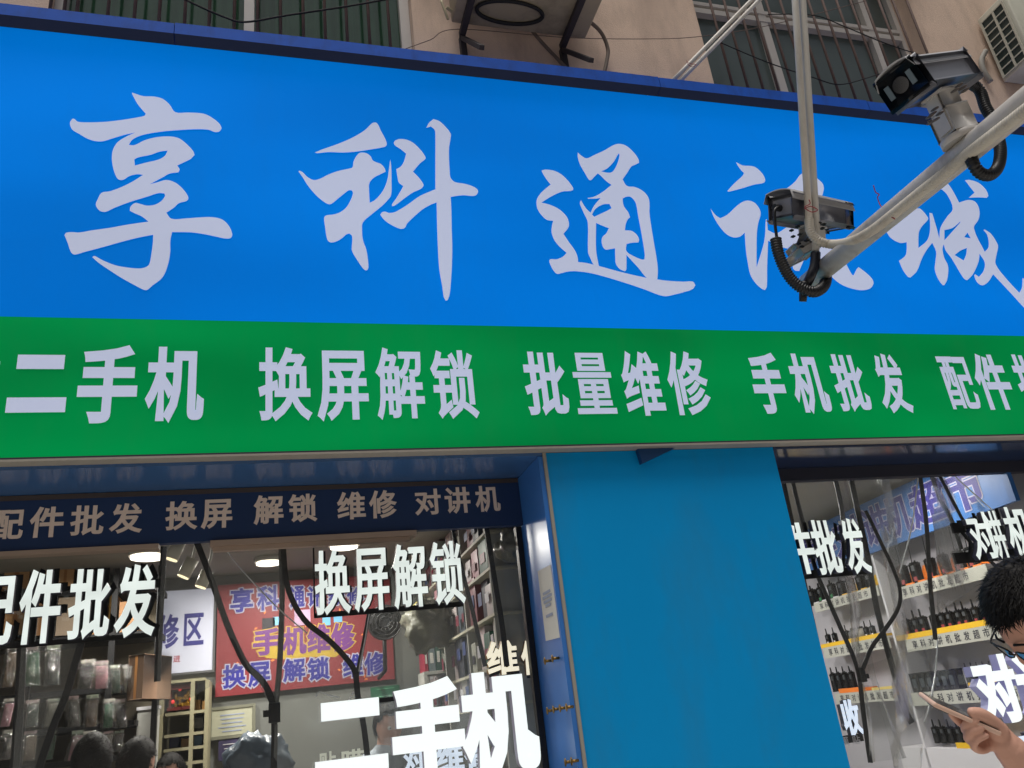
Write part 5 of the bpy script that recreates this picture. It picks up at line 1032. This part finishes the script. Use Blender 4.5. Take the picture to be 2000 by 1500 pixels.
def standing(label, x, y, face, H, hair_mt, shirt_mt, rnd, vox=.011):
    """a whole standing figure: one skin mesh, with hair, shirt and trousers"""
    t = thing('person', label, 'person', (x, y, 0)); k = H/1.72
    Rz = Matrix.Rotation(face, 4, 'Z'); T = Matrix.Translation((x, y, 0))
    hc = Vector((0, .02, 1.60)); M = T @ Rz @ Matrix.Scale(k, 4) @ Matrix.Translation(hc) @ Matrix.Rotation(R(-14), 4, 'X')
    W = T @ Rz @ Matrix.Scale(k, 4); P = lambda a, b_, c_: W @ Vector((a, b_, c_))
    m = MB(); bm = head_verts(); bm.transform(M); m.bm(bm, 0, True); ears(m, M)
    capsule(m, [P(0, -.01, 1.54), P(0, -.02, 1.44)], [.055*k, .065*k]); capsule(m, [P(0, -.02, 1.38), P(0, -.01, 1.15), P(0, 0, .95)], [.10*k, .115*k, .12*k])
    for q in (-1, 1):
        capsule(m, [P(.05*q, -.02, 1.38), P(.15*q, -.02, 1.37)], [.07*k, .06*k]); capsule(m, [P(.19*q, -.02, 1.36), P(.235*q, 0, 1.10), P(.22*q, .10, .90)], [.05*k, .04*k, .028*k]); capsule(m, [P(.09*q, 0, .90), P(.10*q, .01, .50), P(.10*q, -.02, .09)], [.085*k, .055*k, .04*k]); capsule(m, [P(.10*q, -.02, .05), P(.11*q, .15, .035)], [.04*k, .032*k])
        capsule(m, [P(.22*q, .10, .89), P(.215*q, .14, .82)], [.03*k, .034*k])
        for f in range(4): capsule(m, [P((.195+.016*f)*q, .15, .815), P((.197+.016*f)*q, .175, .765), P((.2+.015*f)*q, .172, .735-.004*f)], [.009*k, .008*k, .007*k], 8)
        capsule(m, [P(.19*q, .15, .85), P(.17*q, .18, .82), P(.172*q, .195, .79)], [.011*k, .010*k, .008*k], 8)
    remesh(m, 'body', skin, t, vox); eyes(M, t); hairs(M, t, rnd, 1500, .022, .004, mt=hair_mt)
    m = MB(); capsule(m, [P(0, -.02, 1.42), P(0, -.01, 1.15), P(0, 0, .93)], [.105*k, .135*k, .14*k])
    for q in (-1, 1): capsule(m, [P(.04*q, -.02, 1.41), P(.16*q, -.02, 1.385)], [.082*k, .075*k]); capsule(m, [P(.19*q, -.02, 1.37), P(.22*q, -.01, 1.18)], [.066*k, .06*k])
    remesh(m, 'shirt', shirt_mt, t, .014); m = MB(); capsule(m, [P(0, 0, .97), P(0, 0, .88)], [.13*k, .135*k])
    for q in (-1, 1): capsule(m, [P(.09*q, 0, .90), P(.10*q, .01, .50), P(.10*q, -.02, .08)], [.10*k, .078*k, .065*k])
    remesh(m, 'trousers', mat('dark_trousers', (40, 44, 58), .85), t, .014); return t
def by_head(px, py, Y): p = at(px, py, Y); return p
p = at(178, 1496, 4.5); standing('dark haired customer at left inside the left window, back to us', p.x, p.y, R(8), (p.z+.02)/1.60*1.72, hair_m, mat('shirt_black', (34, 34, 38), .85), random.Random(1))
p = at(262, 1492, 4.7); standing('dark haired customer standing right beside the other under the brown carton', p.x, p.y, R(-30), (p.z)/1.60*1.72, hair_m, mat('shirt_brown', (70, 58, 50), .85), random.Random(2))
p = at(336, 1512, 5.5); standing('far customer with only the hair top showing before the bookcase', p.x, p.y, R(160), (p.z)/1.60*1.72, hair_m, mat('shirt_grey', (110, 112, 116), .85), random.Random(3))
p = at(756, 1418, 5.2); standing('shop worker in a pale shirt between the two big lit strokes', p.x, p.y, R(200), (p.z)/1.60*1.72, hair_m, mat('shirt_pale', (160, 170, 180), .85), random.Random(4))
p = at(500, 1490, 5.0); bagb = lump('pale blue grey plastic bag bulging at the bottom of the left window', p, (.16, .1, .13), mat('bag_blue', (92, 106, 120), .35, var=.15, vscale=6, bump=.4, bscale=14), 21)

# --- the man with glasses and phone
man = thing('person', 'man with short dark hair and glasses bowed over a phone in his hand', 'person', (1.75, 1.5, 0))
Hc = dep(2036, 1198, 1.72); Fd = iv(-.62, .74, -.16).normalized(); Ud = iv(-.76, -.62, -.05); Ud = (Ud-Fd*Ud.dot(Fd)).normalized(); Sd = Fd.cross(Ud)
M = Matrix((Sd, Fd, Ud)).transposed().to_4x4(); M.translation = Hc
m = MB(); bm = head_verts(); bm.transform(M); m.bm(bm, 0, True); ears(m, M)
NB = Hc-Ud*.19-Fd*.05; NB = Vector((NB.x, NB.y, min(NB.z, 1.50)))
capsule(m, [Hc-Ud*.06-Fd*.03, Hc-Ud*.12-Fd*.04, NB], [.058, .056, .068])
X = lambda a, b_, c_: NB+Vector((a, b_, c_))
capsule(m, [X(.02, 0, -.03), X(.06, 0, -.25), X(.05, 0, -.52)], [.10, .115, .12])
z0 = NB.z
for q in (-1, 1): capsule(m, [X(.02, .05*q, -.03), X(.04, .16*q, -.05)], [.07, .062]); capsule(m, [X(.06, .09*q, -.56), X(.06, .10*q, -.98), X(.08, .10*q, -z0+.09)], [.085, .055, .04]); capsule(m, [X(.08, .10*q, -z0+.05), X(-.08, .11*q, -z0+.035)], [.04, .032])
SHn = X(.04, -.19, -.07)
WR = dep(1966, 1456, 1.61); EL = dep(2092, 1600, 1.62)
capsule(m, [SHn, SHn.lerp(EL, .5), EL], [.052, .045, .040]); capsule(m, [EL, EL.lerp(WR, .35), WR.lerp(EL, .1), WR], [.040, .043, .031, .027])
# far arm hangs
capsule(m, [X(.04, .19, -.07), X(.08, .24, -.36), X(0, .24, -.60)], [.05, .042, .03]); capsule(m, [X(0, .24, -.6), X(-.02, .24, -.68)], [.03, .035])
for f in range(4): capsule(m, [X(-.045+.018*f, .24, -.69), X(-.05+.018*f, .235, -.74), X(-.04+.017*f, .22, -.775)], [.009, .0085, .0075], 8)
capsule(m, [X(-.03, .225, -.64), X(-.055, .205, -.68), X(-.05, .2, -.72)], [.011, .010, .008], 8)
# near hand: palm behind the phone, thumb over the top, four fingers curling under and up
h = lambda px, py, dd=0: dep(px, py, 1.60+dd)
capsule(m, [WR, h(1952, 1440, .018), h(1938, 1422, .030)], [.027, .026, .022])
capsule(m, [h(1956, 1448, .01), h(1944, 1444, .028), h(1932, 1434, .034)], [.024, .021, .018])
capsule(m, [h(1950, 1428, .004), h(1934, 1409, -.004), h(1915, 1395, -.010), h(1899, 1391, -.012)], [.020, .0155, .0125, .0098], 12)      # thumb
for pts, rs in (([(1930, 1428, .036), (1898, 1424, .038), (1872, 1408, .032), (1857, 1393, .024)], [.0100, .0092, .0085, .0072]),                       # index, along the back
                ([(1932, 1438, .034), (1902, 1437, .034), (1885, 1425, .014), (1889, 1413, -.009), (1905, 1408, -.017)], [.0095, .0092, .0086, .0080, .0068]),
                ([(1936, 1446, .026), (1908, 1452, .024), (1890, 1442, .004), (1896, 1429, -.015), (1916, 1422, -.020)], [.0095, .0090, .0084, .0078, .0068]),
                ([(1942, 1453, .018), (1918, 1465, .014), (1902, 1458, -.004), (1908, 1445, -.019), (1926, 1437, -.023)], [.0088, .0082, .0076, .0070, .0062])):
    capsule(m, [h(*p) for p in pts], rs, 12)
remesh(m, 'body', skin, man, .0029, 2)
eyes(M, man); hairs(M, man, random.Random(9), 8000, .034, .010)
br_ = MB()
for q in (-1, 1): br_.tube([M @ Vector((q*a, b_, c_)) for a, b_, c_ in ((.014, .0975, .024), (.030, .0965, .029), (.048, .086, .024))], [.003, .0036, .002], 8, sub=4)
br_.build('eyebrow', hair_m, man)
gl_ = MB(); lens_ = MB()
for q in (-1, 1):
    cL = Vector((.034*q, .108, .000)); pts = [cL+Vector((.026*math.cos(a)*1.0, -.006*abs(math.cos(a))*(1 if math.cos(a)*q > 0 else .2), .019*math.sin(a))) for a in [k*math.pi/10 for k in range(21)]]
    gl_.tube([M @ v for v in pts], .0019, 8); gl_.tube([M @ Vector(v) for v in ((.060*q, .101, .006), (.073*q, .092, .008), (.080*q, .03, .008), (.080*q, -.012, .004), (.079*q, -.03, -.014))], .0021, 8, sub=4)
    i = len(lens_.v); lens_.v += [tuple(M @ (v+Vector((0, .0002, 0)))) for v in pts[:-1]]; lens_.face(range(i, i+20))
gl_.tube([M @ Vector(v) for v in ((-.009, .110, .006), (0, .114, .010), (.009, .110, .006))], .002, 8, sub=3)
go = thing('eyeglasses', 'thin dark framed eyeglasses on the bowed man', 'eyeglasses', Hc); gl_.build('frame', black, go); lens_.build('lens', clear('spectacle_lens', (.93, .95, .94), .03, .05), go)
sh2 = mat('shirt_slate', (66, 72, 84), .85, var=.1); m = MB(); capsule(m, [X(.02, 0, -.02), X(.06, 0, -.25), X(.05, 0, -.55)], [.115, .14, .145])
for q in (-1, 1): capsule(m, [X(.02, .04*q, -.02), X(.04, .17*q, -.05)], [.085, .078])
capsule(m, [SHn, SHn.lerp(EL, .62)], [.070, .062]); capsule(m, [X(.04, .19, -.07), X(.07, .22, -.26)], [.068, .062]); remesh(m, 'shirt', sh2, man, .012)
m = MB(); capsule(m, [X(.05, 0, -.52), X(.05, 0, -.62)], [.135, .14])
for q in (-1, 1): capsule(m, [X(.06, .09*q, -.6), X(.06, .10*q, -.98), X(.08, .10*q, -z0+.09)], [.10, .078, .062])
remesh(m, 'trousers', MATS['dark_trousers'], man, .013)
# phone
pa, pb = dep(1821, 1374, 1.592), dep(1954, 1433, 1.580); ax = (pb-pa).normalized(); L = (pb-pa).length; vdir = (pa+pb)/2-EYE; vdir.normalize()
nrm = ax.cross(vdir).normalized(); wd = (vdir+nrm*.10).normalized(); wd = (wd-ax*wd.dot(ax)).normalized(); nn = ax.cross(wd)
if nn.z < 0: nn = -nn
c = (pa+pb)/2+wd*.030; ph = thing('mobile_phone', 'pale pink edged mobile phone held in the hand of the man', 'phone', c)
m = MB(); m.obox(c, ax*L/2, wd*.036, nn*.0048, 0, bev=.004); m.build('case', mat('phone_pink', (222, 186, 166), .35), ph)
m = MB(); m.obox(c+nn*.0050, ax*(L/2-.005), wd*.0335, nn*.0004); m.build('screen', mat('phone_screen', (24, 28, 36), .1), ph)
m = MB(); m.obox(c-nn*.0058-ax*(L/2-.022)-wd*.012, ax*.016, wd*.014, nn*.0012, 0, bev=.001); m.build('camera_bump', mat('phone_cam', (60, 70, 66), .2), ph)
